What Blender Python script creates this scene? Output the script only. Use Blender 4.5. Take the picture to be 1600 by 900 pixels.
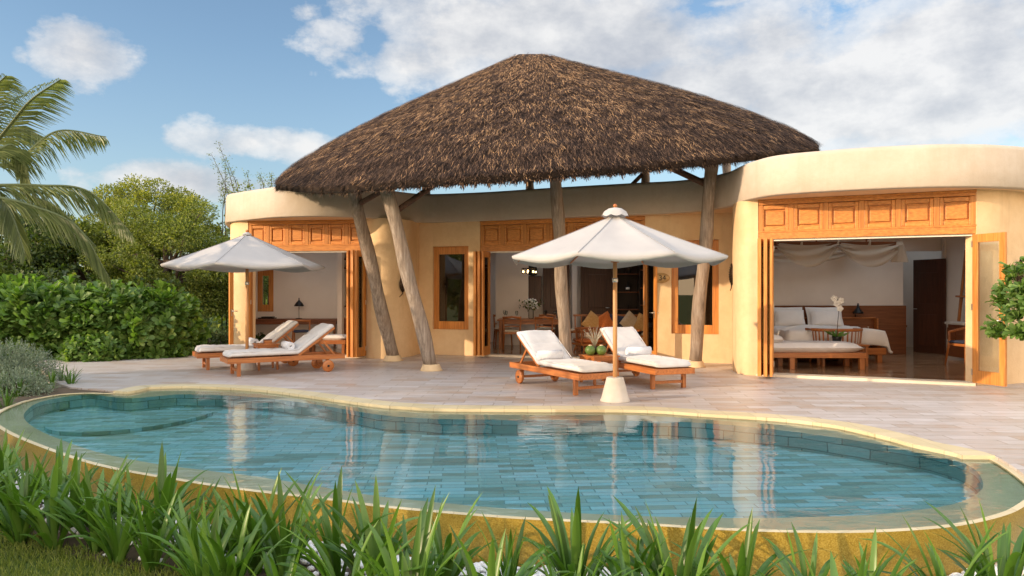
import bpy, bmesh, math, random
import numpy as np
from mathutils import Vector, Matrix
from mathutils.geometry import tessellate_polygon
random.seed(7); RNG = np.random.default_rng(7)
PI = math.pi; R = math.radians
scene = bpy.context.scene
for o in list(bpy.data.objects): bpy.data.objects.remove(o)
col = scene.collection

# ------------------------------------------------------------------ camera
F = 1150.0; HZ = 455.0; CH = 1.5
cam = bpy.data.cameras.new('camera'); co = bpy.data.objects.new('camera', cam); col.objects.link(co)
cam.sensor_width = 36; cam.lens = 36 * F / 1600; cam.shift_y = 5 / 1600
cam.clip_start = 0.05; cam.clip_end = 3000
co.location = (0, 0, CH); co.rotation_euler = (R(90), 0, 0)
scene.camera = co
def G(px, py, z=0.0):
    d = F * (CH - z) / (py - HZ); return ((px - 800) / F * d, d)
def AT(px, py, d): return Vector(((px - 800) / F * d, d, CH + (HZ - py) / F * d))

# ------------------------------------------------------------------ light
SUN_EL = R(15); SAX, SAY = -0.90, -0.44       # horizontal direction towards the sun
sd = Vector((SAX, SAY, 0)).normalized() * math.cos(SUN_EL) + Vector((0, 0, math.sin(SUN_EL)))
sl = bpy.data.lights.new('sun', 'SUN'); so = bpy.data.objects.new('sun', sl); col.objects.link(so)
sl.energy = 2.0; sl.angle = R(0.6); sl.color = (1.0, 0.74, 0.48)
so.rotation_euler = (-sd).to_track_quat('-Z', 'Y').to_euler(); so.location = (-20, -8, 12)

scene.view_settings.view_transform = 'Standard'; scene.view_settings.look = 'None'
scene.view_settings.exposure = 1.22; scene.view_settings.gamma = 1.0
try: scene.view_settings.use_curve_mapping = False
except Exception: pass
scene.render.engine = 'CYCLES'
scene.cycles.use_denoising = True
scene.cycles.max_bounces = 8; scene.cycles.diffuse_bounces = 5; scene.cycles.transparent_max_bounces = 16
scene.cycles.glossy_bounces = 4; scene.cycles.transmission_bounces = 6
scene.cycles.caustics_reflective = False; scene.cycles.caustics_refractive = False

W = bpy.data.worlds.new('World'); scene.world = W; W.use_nodes = True
nt = W.node_tree; nt.nodes.clear()
def N(nt, t, **k):
    n = nt.nodes.new(t)
    for a, b in k.items():
        if a == 'inp':
            for i, v in b.items(): n.inputs[i].default_value = v
        else: setattr(n, a, b)
    return n
def MATH(nt, op, a, b=None, c=None, clamp=False):
    n = nt.nodes.new('ShaderNodeMath'); n.operation = op; n.use_clamp = clamp
    for i, v in enumerate((a, b, c)):
        if v is None: continue
        if isinstance(v, (int, float)): n.inputs[i].default_value = v
        else: nt.links.new(v, n.inputs[i])
    return n.outputs[0]
def MIXC(nt, fac, a, b, mode='MIX'):
    n = nt.nodes.new('ShaderNodeMix'); n.data_type = 'RGBA'; n.blend_type = mode
    for s, v in ((n.inputs[0], fac), (n.inputs[6], a), (n.inputs[7], b)):
        if isinstance(v, (int, float)): s.default_value = v
        elif isinstance(v, (tuple, list)): s.default_value = tuple(v) + ((1,) if len(v) == 3 else ())
        else: nt.links.new(v, s)
    return n.outputs[2]
def RAMP(nt, fac, stops, interp='LINEAR'):
    n = nt.nodes.new('ShaderNodeValToRGB'); n.color_ramp.interpolation = interp
    el = n.color_ramp.elements
    while len(el) < len(stops): el.new(0.5)
    for e, (p, c) in zip(el, stops):
        e.position = p
        e.color = (c, c, c, 1) if isinstance(c, (int, float)) else tuple(c) + (1,)
    nt.links.new(fac, n.inputs[0]); return n.outputs[0]
sky = N(nt, 'ShaderNodeTexSky', sky_type='NISHITA', sun_disc=False)
sky.sun_elevation = SUN_EL; sky.sun_rotation = math.atan2(SAX, SAY) % (2 * PI)
sky.altitude = 0; sky.air_density = 1.0; sky.dust_density = 0.6; sky.ozone_density = 1.0
tc = N(nt, 'ShaderNodeTexCoord')
nrm = N(nt, 'ShaderNodeVectorMath', operation='NORMALIZE'); nt.links.new(tc.outputs['Generated'], nrm.inputs[0])
sep = N(nt, 'ShaderNodeSeparateXYZ'); nt.links.new(nrm.outputs[0], sep.inputs[0])
az = MATH(nt, 'ARCTAN2', sep.outputs[0], sep.outputs[1])
el_ = MATH(nt, 'ARCSINE', sep.outputs[2])
cmb = N(nt, 'ShaderNodeCombineXYZ'); nt.links.new(az, cmb.inputs[0]); nt.links.new(el_, cmb.inputs[1])
def cnoise(scale, detail, rough, sy=1.6, off=0.0):
    mp = N(nt, 'ShaderNodeMapping'); mp.inputs['Scale'].default_value = (1, sy, 1); mp.inputs['Location'].default_value = (off, off * .7, 0)
    nt.links.new(cmb.outputs[0], mp.inputs[0])
    n = N(nt, 'ShaderNodeTexNoise', inp={'Scale': scale, 'Detail': detail, 'Roughness': rough}); nt.links.new(mp.outputs[0], n.inputs['Vector'])
    return n.outputs['Fac']
n1 = cnoise(5.0, 8, .6, 1.7, 3.3); n2 = cnoise(14.0, 8, .62, 1.5, 1.1); n3 = cnoise(3.2, 5, .55, 2.2, 8.2)
def pix_dir(px, py):
    v = Vector(((px - 800) / F, 1, (HZ - py) / F)).normalized()
    return math.atan2(v.x, v.y), math.asin(v.z)
blobs = [(130, 88, 78, 46, .95), (30, 85, 26, 20, .6), (205, 98, 40, 24, .5), (540, 66, 85, 50, .75), (650, 90, 150, 55, .85), (820, 40, 260, 85, 1.15), (960, 62, 190, 62, 1.0),
         (480, 18, 45, 24, .55), (1200, 60, 110, 70, .95), (1140, 130, 170, 75, 1.0), (1330, 150, 230, 85, 1.1), (1480, 60, 200, 75, 1.05), (1560, 130, 150, 90, 1.0),
         (1260, 200, 260, 50, .8), (1500, 195, 150, 36, .9), (440, 228, 135, 32, .75), (300, 285, 150, 30, .75), (560, 225, 60, 22, .6), (1120, 5, 120, 14, .6), (1300, 6, 120, 16, .5), (1450, 130, 300, 120, 1.15), (1150, 90, 160, 90, .9),
         (120, 300, 160, 26, .35), (1700, 100, 220, 120, 1), (2000, 150, 300, 120, 1), (-250, 180, 160, 60, .8), (900, -150, 500, 60, .8), (1200, 240, 400, 30, .45)]
acc = None
for (bx, by, rx, ry, s) in blobs:
    a0, e0 = pix_dir(bx, by); ka = F / rx * (math.cos(a0)) ** -1 * .82; ke = F / ry * .95
    dx = MATH(nt, 'MULTIPLY', MATH(nt, 'SUBTRACT', az, a0), ka)
    dy = MATH(nt, 'MULTIPLY', MATH(nt, 'SUBTRACT', el_, e0), ke)
    d2 = MATH(nt, 'ADD', MATH(nt, 'MULTIPLY', dx, dx), MATH(nt, 'MULTIPLY', dy, dy))
    g = MATH(nt, 'MULTIPLY', MATH(nt, 'POWER', 2.718, MATH(nt, 'MULTIPLY', d2, -1.0)), s)
    acc = g if acc is None else MATH(nt, 'MAXIMUM', acc, g)
# unseen fill clouds elsewhere on the dome (behind and overhead) from plain noise
front = RAMP(nt, sep.outputs[1], [(.30, 0), (.55, 1)])
wild = MATH(nt, 'MULTIPLY', MATH(nt, 'SUBTRACT', 1.0, front), n3)
acc = MATH(nt, 'ADD', MATH(nt, 'MULTIPLY', acc, 1.0), MATH(nt, 'MULTIPLY', wild, 1.6))
dens = MATH(nt, 'ADD', acc, MATH(nt, 'ADD', MATH(nt, 'MULTIPLY', MATH(nt, 'SUBTRACT', n1, .5), 1.25), MATH(nt, 'MULTIPLY', MATH(nt, 'SUBTRACT', n2, .5), .85)))
cov = RAMP(nt, dens, [(.38, 0), (.55, .66), (.84, 1)])
shade = MATH(nt, 'ADD', MATH(nt, 'MULTIPLY', n2, .55), MATH(nt, 'MULTIPLY', n3, .80))
ccol = RAMP(nt, shade, [(.44, (1.38, 1.47, 1.66)), (.60, (1.95, 1.98, 2.07)), (.76, (2.7, 2.66, 2.62))])
glow = RAMP(nt, sep.outputs[2], [(.0, (11.0, 7.6, 4.4)), (.28, (10.0, 7.6, 5.2)), (.62, (5.2, 5.6, 6.2))])
ccol = MIXC(nt, front, glow, ccol)     # unseen clouds behind and above the camera, brightened and warmed as added fill
hz = RAMP(nt, sep.outputs[2], [(0.0, 1.0), (.30, 0.0)])
skyc = MIXC(nt, 1.0, sky.outputs[0], (.50, .545, .585), 'MULTIPLY')
skyc = MIXC(nt, MATH(nt, 'MULTIPLY', hz, .35), skyc, (1.05, 1.35, 1.78))
final = MIXC(nt, MATH(nt, 'MULTIPLY', cov, .92), skyc, ccol)
bg = N(nt, 'ShaderNodeBackground', inp={'Strength': 0.15}); nt.links.new(final, bg.inputs[0])
wo = N(nt, 'ShaderNodeOutputWorld'); nt.links.new(bg.outputs[0], wo.inputs[0])

# ------------------------------------------------------------------ materials
MAT = {}
def newmat(name):
    m = bpy.data.materials.new(name); m.use_nodes = True; t = m.node_tree; t.nodes.clear(); MAT[name] = m
    out = N(t, 'ShaderNodeOutputMaterial'); return m, t, out
def coords(t, scale=(1, 1, 1), kind='Object', rot=(0, 0, 0)):
    c = N(t, 'ShaderNodeTexCoord'); mp = N(t, 'ShaderNodeMapping'); mp.inputs['Scale'].default_value = scale; mp.inputs['Rotation'].default_value = rot
    t.links.new(c.outputs[kind], mp.inputs[0]); return mp.outputs[0]
def noise(t, v, s, d=4, r=.55):
    n = N(t, 'ShaderNodeTexNoise', inp={'Scale': s, 'Detail': d, 'Roughness': r}); t.links.new(v, n.inputs['Vector']); return n.outputs['Fac']
def bump(t, h, strength, dist, prev=None):
    b = N(t, 'ShaderNodeBump', inp={'Strength': strength, 'Distance': dist}); t.links.new(h, b.inputs['Height'])
    if prev is not None: t.links.new(prev, b.inputs['Normal'])
    return b.outputs[0]
def pbsdf(t, out, colr, rough, nor=None, metal=0, spec=.5, sheen=0):
    p = N(t, 'ShaderNodeBsdfPrincipled')
    for k, v in (('Base Color', colr), ('Roughness', rough), ('Metallic', metal), ('Specular IOR Level', spec), ('Sheen Weight', sheen)):
        if isinstance(v, (int, float)): p.inputs[k].default_value = v
        elif isinstance(v, tuple): p.inputs[k].default_value = v + (1,)
        else: t.links.new(v, p.inputs[k])
    if nor is not None: t.links.new(nor, p.inputs['Normal'])
    t.links.new(p.outputs[0], out.inputs[0]); return p
def simple(name, c1, c2, scale=6, rough=.6, bs=.2, bd=.005, stretch=(1, 1, 1), metal=0, detail=4, spec=.5, sheen=0, fine=None):
    m, t, o = newmat(name); v = coords(t, stretch); f = noise(t, v, scale, detail)
    c = RAMP(t, f, [(.3, c1), (.7, c2)])
    h = f if fine is None else noise(t, v, fine, 3)
    pbsdf(t, o, c, rough, bump(t, h, bs, bd), metal, spec, sheen); return m
def wood(name, dark, light, axis='z', rough=.42):
    m, t, o = newmat(name); st = {'x': (.8, 14, 14), 'y': (14, .8, 14), 'z': (14, 14, .8)}[axis]
    v = coords(t, st); f = noise(t, v, 2.6, 6, .62); f2 = noise(t, coords(t), 1.3, 3)
    oi = N(t, 'ShaderNodeNewGeometry')
    c = RAMP(t, f, [(.28, dark), (.5, tuple((a + b) / 2 for a, b in zip(dark, light))), (.72, light)])
    k = MATH(t, 'ADD', .72, MATH(t, 'MULTIPLY', oi.outputs['Random Per Island'], .34)); k = MATH(t, 'ADD', k, MATH(t, 'MULTIPLY', f2, .22))
    kk = N(t, 'ShaderNodeCombineColor'); [t.links.new(k, kk.inputs[i]) for i in range(3)]
    c = MIXC(t, 1.0, c, kk.outputs[0], 'MULTIPLY')
    pbsdf(t, o, c, rough, bump(t, f, .25, .003)); return m
plaster, t, o = newmat('plaster')
v = coords(t); f = noise(t, v, 1.1, 6, .6); ff = noise(t, v, 45, 4); st = noise(t, coords(t, (3, 3, .5)), 1.4, 5)
c = RAMP(t, f, [(.3, (.71, .50, .285)), (.7, (.83, .635, .40))]); c = MIXC(t, RAMP(t, st, [(.55, 0), (.82, .5)]), c, (.48, .34, .20))
c = MIXC(t, RAMP(t, noise(t, coords(t, (1, 1, 1)), 7, 6, .7), [(.35, .22), (.65, 0)]), c, (.58, .38, .20)); pbsdf(t, o, c, .85, bump(t, ff, .5, .006, bump(t, noise(t, v, 5, 5, .6), .55, .02)), spec=.2)
fascia, t, o = newmat('pale_plaster')
v = coords(t); f = noise(t, v, .9, 6, .6); ff = noise(t, v, 45, 4); st = noise(t, coords(t, (3, 3, .35)), 1.2, 6, .65)
c = RAMP(t, f, [(.3, (.49, .42, .345)), (.7, (.57, .50, .42))]); c = MIXC(t, RAMP(t, st, [(.50, 0), (.80, .5)]), c, (.42, .34, .25))
c = MIXC(t, RAMP(t, noise(t, coords(t, (1, 1, 1)), 6, 6, .7), [(.35, .25), (.65, 0)]), c, (.42, .33, .23)); pbsdf(t, o, c, .85, bump(t, ff, .5, .006, bump(t, noise(t, v, 4, 5, .6), .5, .02)), spec=.2)
inwall = simple('interior_plaster', (.74, .66, .59), (.82, .74, .67), 1.2, .9, .1, .003, fine=60)
wood_z = wood('teak_upright', (.37, .125, .022), (.70, .30, .070), 'z'); wood_x = wood('teak_rail', (.37, .125, .022), (.70, .30, .070), 'x')
lwood = wood('oiled_hardwood', (.25, .072, .018), (.52, .19, .05), 'x', .38); lwood_z = wood('oiled_hardwood_upright', (.23, .066, .017), (.50, .18, .046), 'z', .38)
dwood = wood('dark_wood', (.045, .014, .007), (.12, .038, .016), 'z', .4); hwood = wood('headboard_wood', (.13, .04, .013), (.26, .085, .03), 'x', .4)
pole_m, t, o = newmat('weathered_log')
v = coords(t, (9, 9, .7)); f = noise(t, v, 3.0, 7, .7); f2 = noise(t, coords(t), 2.0, 4); cr = noise(t, coords(t, (22, 22, .6)), 4, 5, .7)
c = RAMP(t, f, [(.3, (.13, .10, .078)), (.52, (.30, .245, .20)), (.72, (.46, .40, .34))]); c = MIXC(t, RAMP(t, f2, [(.45, 0), (.75, .4)]), c, (.30, .19, .115))
pbsdf(t, o, c, .85, bump(t, cr, .8, .012), spec=.2)
brace_m = simple('brown_log', (.05, .026, .016), (.14, .07, .04), 5, .8, .5, .01, (4, 4, 4))
thatch_m, t, o = newmat('thatch')
g = N(t, 'ShaderNodeNewGeometry'); v = coords(t); f = noise(t, v, .55, 5, .62); fz = noise(t, v, 3.2, 4, .6)
r = MATH(t, 'ADD', MATH(t, 'MULTIPLY', g.outputs['Random Per Island'], .80), MATH(t, 'ADD', MATH(t, 'MULTIPLY', f, .32), MATH(t, 'MULTIPLY', MATH(t, 'SUBTRACT', fz, .5), .45)))
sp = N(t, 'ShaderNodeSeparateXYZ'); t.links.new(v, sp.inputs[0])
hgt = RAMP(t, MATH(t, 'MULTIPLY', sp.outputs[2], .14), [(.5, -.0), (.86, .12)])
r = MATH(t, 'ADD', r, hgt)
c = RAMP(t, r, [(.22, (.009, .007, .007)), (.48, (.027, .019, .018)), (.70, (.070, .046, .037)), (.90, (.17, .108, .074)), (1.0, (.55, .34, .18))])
pbsdf(t, o, c, .9, spec=.15)
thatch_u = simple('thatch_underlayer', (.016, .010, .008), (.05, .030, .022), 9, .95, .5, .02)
cream_c = simple('canvas', (.45, .445, .45), (.51, .505, .505), 3, .85, .12, .002, fine=160, sheen=.1)
cm = cream_c; t = cm.node_tree; pb = [n for n in t.nodes if n.type == 'BSDF_PRINCIPLED'][0]; out = [n for n in t.nodes if n.type == 'OUTPUT_MATERIAL'][0]
tr = N(t, 'ShaderNodeBsdfTranslucent'); tr.inputs[0].default_value = (.62, .58, .53, 1); mx = N(t, 'ShaderNodeMixShader'); mx.inputs[0].default_value = .18
t.links.new(pb.outputs[0], mx.inputs[1]); t.links.new(tr.outputs[0], mx.inputs[2]); t.links.new(mx.outputs[0], out.inputs[0])
cush = simple('cushion_cloth', (.54, .54, .555), (.64, .64, .65), 5, .95, .35, .012, fine=9, sheen=.2)
towel = simple('towel_cloth', (.66, .69, .76), (.76, .78, .83), 40, 1, .6, .006)
linen = simple('bed_linen', (.70, .67, .66), (.80, .77, .75), 3, .95, .5, .03, fine=4)
navy = simple('navy_cloth', (.02, .028, .06), (.035, .045, .09), 30, .95, .3, .002)
ochre = simple('ochre_cloth', (.55, .30, .10), (.66, .40, .16), 30, .95, .3, .002)
rust = simple('orange_cloth', (.55, .14, .03), (.65, .2, .05), 30, .95, .3, .002)
sand_c = simple('sand_cloth', (.55, .42, .27), (.66, .52, .36), 30, .95, .3, .002)
black = simple('black_metal', (.012, .012, .013), (.025, .025, .026), 20, .4, .05, .001, metal=.6)
bronze = simple('bronze', (.03, .02, .015), (.08, .05, .03), 30, .45, .4, .004, metal=.8)
steel = simple('steel', (.55, .53, .5), (.7, .68, .65), 20, .3, .05, .001, metal=1)
white_p = simple('white_painted_track', (.7, .68, .62), (.8, .77, .7), 10, .4, .05, .001)
concrete = simple('cast_stone', (.46, .42, .37), (.56, .52, .47), 5, .85, .3, .004, fine=50)
footing_m = simple('pole_footing', (.60, .44, .26), (.72, .55, .34), 5, .85, .3, .004, fine=40)
seam_c = simple('canvas_seam', (.26, .26, .27), (.32, .32, .33), 20)
gold_s = simple('sign_brass', (.48, .30, .12), (.62, .42, .19), 20, .5, .2, .002, metal=.3)
coconut = simple('green_coconut', (.06, .12, .02), (.13, .20, .05), 6, .45, .1, .002)
petal = simple('white_petal', (.85, .84, .82), (.9, .9, .88), 20, .6, .05, .001)
wall_gold, t, o = newmat('gold_mosaic')
v = coords(t); vo = N(t, 'ShaderNodeTexVoronoi', inp={'Scale': 150.0}); t.links.new(v, vo.inputs['Vector'])
sc_ = N(t, 'ShaderNodeSeparateColor'); t.links.new(vo.outputs['Color'], sc_.inputs[0]); f = noise(t, v, 1.3, 5)
k = MATH(t, 'ADD', MATH(t, 'MULTIPLY', sc_.outputs[0], .55), MATH(t, 'MULTIPLY', f, .40))
c = RAMP(t, k, [(.15, (.23, .145, .014)), (.5, (.34, .23, .030)), (.85, (.46, .33, .07))])
pbsdf(t, o, c, .42, bump(t, vo.outputs['Distance'], .3, .003))
rimm, t, o = newmat('rim_stone')
v = coords(t); f = noise(t, v, 1.4, 6, .6); ff = noise(t, v, 60, 3)
br = N(t, 'ShaderNodeTexBrick', inp={'Scale': 1.0, 'Mortar Size': .004, 'Brick Width': .30, 'Row Height': .30, 'Bias': 0.0}); br.offset = 0
t.links.new(v, br.inputs['Vector'])
for k, cc in (('Color1', (.58, .50, .31, 1)), ('Color2', (.68, .59, .39, 1)), ('Mortar', (.44, .36, .22, 1))): br.inputs[k].default_value = cc
c = MIXC(t, RAMP(t, f, [(.3, .5), (.7, 0)]), br.outputs['Color'], (.52, .43, .25))
pbsdf(t, o, c, .5, bump(t, ff, .15, .002))
ledge_m = simple('ledge_stone', (.66, .56, .34), (.80, .70, .46), 2.2, .5, .2, .003, fine=60)
def pavers(name, stops, bw, bh, rough, rot=0.0, mortar=(.2, .15, .1), grain=.5, bs=.5, vert=False, ms=.006):
    m, t, o = newmat(name); v = coords(t, (1, 1, 1), rot=(R(90) if vert else 0, 0, rot))
    br = N(t, 'ShaderNodeTexBrick', inp={'Scale': 1.0, 'Mortar Size': ms, 'Brick Width': bw, 'Row Height': bh, 'Bias': 0.0, 'Mortar Smooth': .3}); br.offset = .37; br.squash = 1
    dv = N(t, 'ShaderNodeVectorMath', operation='ADD'); dn = N(t, 'ShaderNodeTexNoise', inp={'Scale': 1.7, 'Detail': 2.0}); t.links.new(v, dn.inputs['Vector'])
    sc2 = N(t, 'ShaderNodeVectorMath', operation='SCALE'); sc2.inputs['Scale'].default_value = .05; t.links.new(dn.outputs['Color'], sc2.inputs[0])
    t.links.new(v, dv.inputs[0]); t.links.new(sc2.outputs[0], dv.inputs[1]); t.links.new(dv.outputs[0], br.inputs['Vector'])
    br.inputs['Color1'].default_value = (0, 0, 0, 1); br.inputs['Color2'].default_value = (1, 1, 1, 1); br.inputs['Mortar'].default_value = (.5, .5, .5, 1)
    f = noise(t, coords(t, (1.2, 5, 5), rot=(0, 0, rot)), 2.4, 6, .65); fl = noise(t, v, .5, 3)
    k = MATH(t, 'ADD', MATH(t, 'MULTIPLY', br.outputs['Color'], 1 - grain), MATH(t, 'MULTIPLY', f, grain)); k = MATH(t, 'ADD', k, MATH(t, 'MULTIPLY', MATH(t, 'SUBTRACT', fl, .5), .3))
    c = RAMP(t, k, stops)
    if name == 'sandstone_pavers': c = MIXC(t, RAMP(t, noise(t, coords(t, (.8, 3, 3)), 1.1, 6, .7), [(.56, 0), (.72, .5)]), c, (.42, .24, .13))
    c = MIXC(t, br.outputs['Fac'], c, mortar)
    inv = MATH(t, 'SUBTRACT', 1.0, br.outputs['Fac']); ff = noise(t, v, 22, 4)
    nn = bump(t, inv, bs, .006, bump(t, ff, .25, .004))
    rr = MATH(t, 'ADD', rough, MATH(t, 'MULTIPLY', MATH(t, 'SUBTRACT', f, .5), .35))
    pbsdf(t, o, c, rr, nn); return m
deck_m = pavers('sandstone_pavers', [(.20, (.36, .20, .115)), (.30, (.44, .34, .27)), (.42, (.46, .41, .375)), (.62, (.52, .48, .46)), (.82, (.60, .57, .56))], .66, .21, .40, R(4), (.31, .25, .20), .66)
tile_m = pavers('teal_stone_tiles', [(.20, (.24, .40, .35)), (.34, (.32, .55, .50)), (.46, (.35, .65, .63)), (.60, (.36, .72, .76)), (.76, (.46, .80, .84)), (.88, (.62, .84, .79))], .34, .105, .5, R(-3), (.17, .37, .38), .38)
tile_v = pavers('teal_stone_wall_tiles', [(.2, (.26, .48, .43)), (.5, (.34, .66, .64)), (.9, (.46, .78, .76))], .3, .11, .5, 0, (.13, .3, .29), .45, vert=True)
floor_m = pavers('polished_floor', [(.2, (.22, .125, .065)), (.5, (.35, .21, .12)), (.9, (.46, .30, .18))], .9, .3, .14, 0, (.12, .07, .04), .5, .1, ms=.003)
soil = simple('soil', (.05, .035, .02), (.12, .085, .05), 3, .95, .5, .02)
ground_m, t, o = newmat('garden_ground')
v = coords(t); f = noise(t, v, .7, 6); f2 = noise(t, v, 30, 3)
c = RAMP(t, f, [(.3, (.05, .08, .02)), (.7, (.11, .15, .035))]); pbsdf(t, o, c, .95, bump(t, f2, .6, .03), spec=.1)
def leafmat(name, stops, tl, rough=.5, ft=.35, spec=.4):
    m, t, o = newmat(name); g = N(t, 'ShaderNodeNewGeometry'); f = noise(t, coords(t), 1.1, 3)
    k = MATH(t, 'ADD', MATH(t, 'MULTIPLY', g.outputs['Random Per Island'], .65), MATH(t, 'MULTIPLY', f, .35))
    c = RAMP(t, k, stops); p = N(t, 'ShaderNodeBsdfPrincipled'); p.inputs['Roughness'].default_value = rough; p.inputs['Specular IOR Level'].default_value = spec; t.links.new(c, p.inputs['Base Color'])
    tr = N(t, 'ShaderNodeBsdfTranslucent'); t.links.new(MIXC(t, 1.0, c, tl, 'MULTIPLY'), tr.inputs[0])
    mx = N(t, 'ShaderNodeMixShader'); mx.inputs[0].default_value = ft; t.links.new(p.outputs[0], mx.inputs[1]); t.links.new(tr.outputs[0], mx.inputs[2]); t.links.new(mx.outputs[0], o.inputs[0]); return m
lf_hedge = leafmat('broad_leaf', [(.15, (.045, .10, .015)), (.45, (.095, .18, .035)), (.75, (.17, .28, .07)), (.95, (.32, .39, .13))], (1.6, 1.8, .6))
lf_tree = leafmat('tree_leaf', [(.15, (.04, .065, .012)), (.5, (.13, .17, .03)), (.8, (.25, .29, .06)), (.95, (.40, .38, .09))], (1.6, 1.7, .5))
lf_yel = leafmat('yellow_green_leaf', [(.15, (.07, .10, .018)), (.5, (.19, .23, .035)), (.85, (.37, .38, .08))], (1.6, 1.6, .5))
lf_dark = leafmat('dark_leaf', [(.15, (.02, .04, .012)), (.5, (.055, .09, .025)), (.85, (.12, .16, .045)), (.97, (.2, .22, .05))], (1.5, 1.7, .5))
lf_silver = leafmat('silver_leaf', [(.15, (.14, .19, .13)), (.6, (.27, .34, .25)), (.95, (.42, .48, .38))], (1.2, 1.3, 1.0))
lf_lily = leafmat('strap_leaf', [(.1, (.035, .085, .010)), (.45, (.068, .155, .020)), (.75, (.125, .23, .045)), (.93, (.20, .31, .10)), (.955, (.30, .30, .10))], (1.6, 1.8, .5), .35, .28, .5)
lf_palm = leafmat('palm_leaf', [(.1, (.07, .10, .05)), (.5, (.14, .18, .085)), (.85, (.24, .28, .14)), (.97, (.40, .38, .20))], (1.8, 1.8, .5), .38, .35)
lf_grass = leafmat('grass_blade', [(.1, (.09, .13, .025)), (.5, (.18, .23, .045)), (.9, (.34, .35, .10))], (1.5, 1.6, .5), .6, .4)
bark = simple('bark', (.035, .022, .015), (.10, .07, .05), 8, .9, .8, .02, (3, 3, .8))
glassm, t, o = newmat('window_glass')
fr = N(t, 'ShaderNodeFresnel', inp={'IOR': 1.32}); ta = N(t, 'ShaderNodeBsdfTransparent'); gl = N(t, 'ShaderNodeBsdfGlossy', inp={'Roughness': .02}); ta.inputs[0].default_value = (.92, .94, .93, 1)
mx = N(t, 'ShaderNodeMixShader'); t.links.new(fr.outputs[0], mx.inputs[0]); t.links.new(ta.outputs[0], mx.inputs[1]); t.links.new(gl.outputs[0], mx.inputs[2]); t.links.new(mx.outputs[0], o.inputs[0])
tint, t, o = newmat('tinted_window_glass')
fr = N(t, 'ShaderNodeFresnel', inp={'IOR': 2.0}); ta = N(t, 'ShaderNodeBsdfTransparent'); gl = N(t, 'ShaderNodeBsdfGlossy', inp={'Roughness': .01}); ta.inputs[0].default_value = (.30, .28, .25, 1)
mx = N(t, 'ShaderNodeMixShader'); t.links.new(fr.outputs[0], mx.inputs[0]); t.links.new(ta.outputs[0], mx.inputs[1]); t.links.new(gl.outputs[0], mx.inputs[2]); t.links.new(mx.outputs[0], o.inputs[0])
waterm, t, o = newmat('pool_water')
fr = N(t, 'ShaderNodeFresnel', inp={'IOR': 1.40}); ta = N(t, 'ShaderNodeBsdfTransparent'); gl = N(t, 'ShaderNodeBsdfGlossy', inp={'Roughness': .01}); ta.inputs[0].default_value = (.86, .98, .99, 1)
v = coords(t, (1, 2.2, 1)); w1 = noise(t, v, 2.6, 3, .5); w2 = noise(t, v, 9, 2, .5); msk = RAMP(t, noise(t, coords(t), .45, 2), [(.42, .12), (.62, 1)])
h = MATH(t, 'MULTIPLY', MATH(t, 'ADD', w1, MATH(t, 'MULTIPLY', w2, .22)), msk); nb = bump(t, h, .34, .03)
t.links.new(nb, gl.inputs['Normal']); t.links.new(nb, fr.inputs['Normal'])
mx = N(t, 'ShaderNodeMixShader'); t.links.new(MATH(t, 'ADD', MATH(t, 'MULTIPLY', fr.outputs[0], 1.0), .02), mx.inputs[0]); t.links.new(ta.outputs[0], mx.inputs[1]); t.links.new(gl.outputs[0], mx.inputs[2]); t.links.new(mx.outputs[0], o.inputs[0])
gauze, t, o = newmat('gauze')
df = N(t, 'ShaderNodeBsdfDiffuse'); df.inputs[0].default_value = (.72, .62, .50, 1); ta = N(t, 'ShaderNodeBsdfTransparent'); tl = N(t, 'ShaderNodeBsdfTranslucent'); tl.inputs[0].default_value = (.7, .6, .48, 1)
a = N(t, 'ShaderNodeAddShader'); mx0 = N(t, 'ShaderNodeMixShader'); mx0.inputs[0].default_value = .4; t.links.new(df.outputs[0], mx0.inputs[1]); t.links.new(tl.outputs[0], mx0.inputs[2])
mx = N(t, 'ShaderNodeMixShader'); mx.inputs[0].default_value = .78; t.links.new(ta.outputs[0], mx.inputs[1]); t.links.new(mx0.outputs[0], mx.inputs[2]); t.links.new(mx.outputs[0], o.inputs[0])
bulb, t, o = newmat('lit_bulb'); e = N(t, 'ShaderNodeEmission'); e.inputs[0].default_value = (1, .62, .25, 1); e.inputs[1].default_value = 5; t.links.new(e.outputs[0], o.inputs[0])

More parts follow.
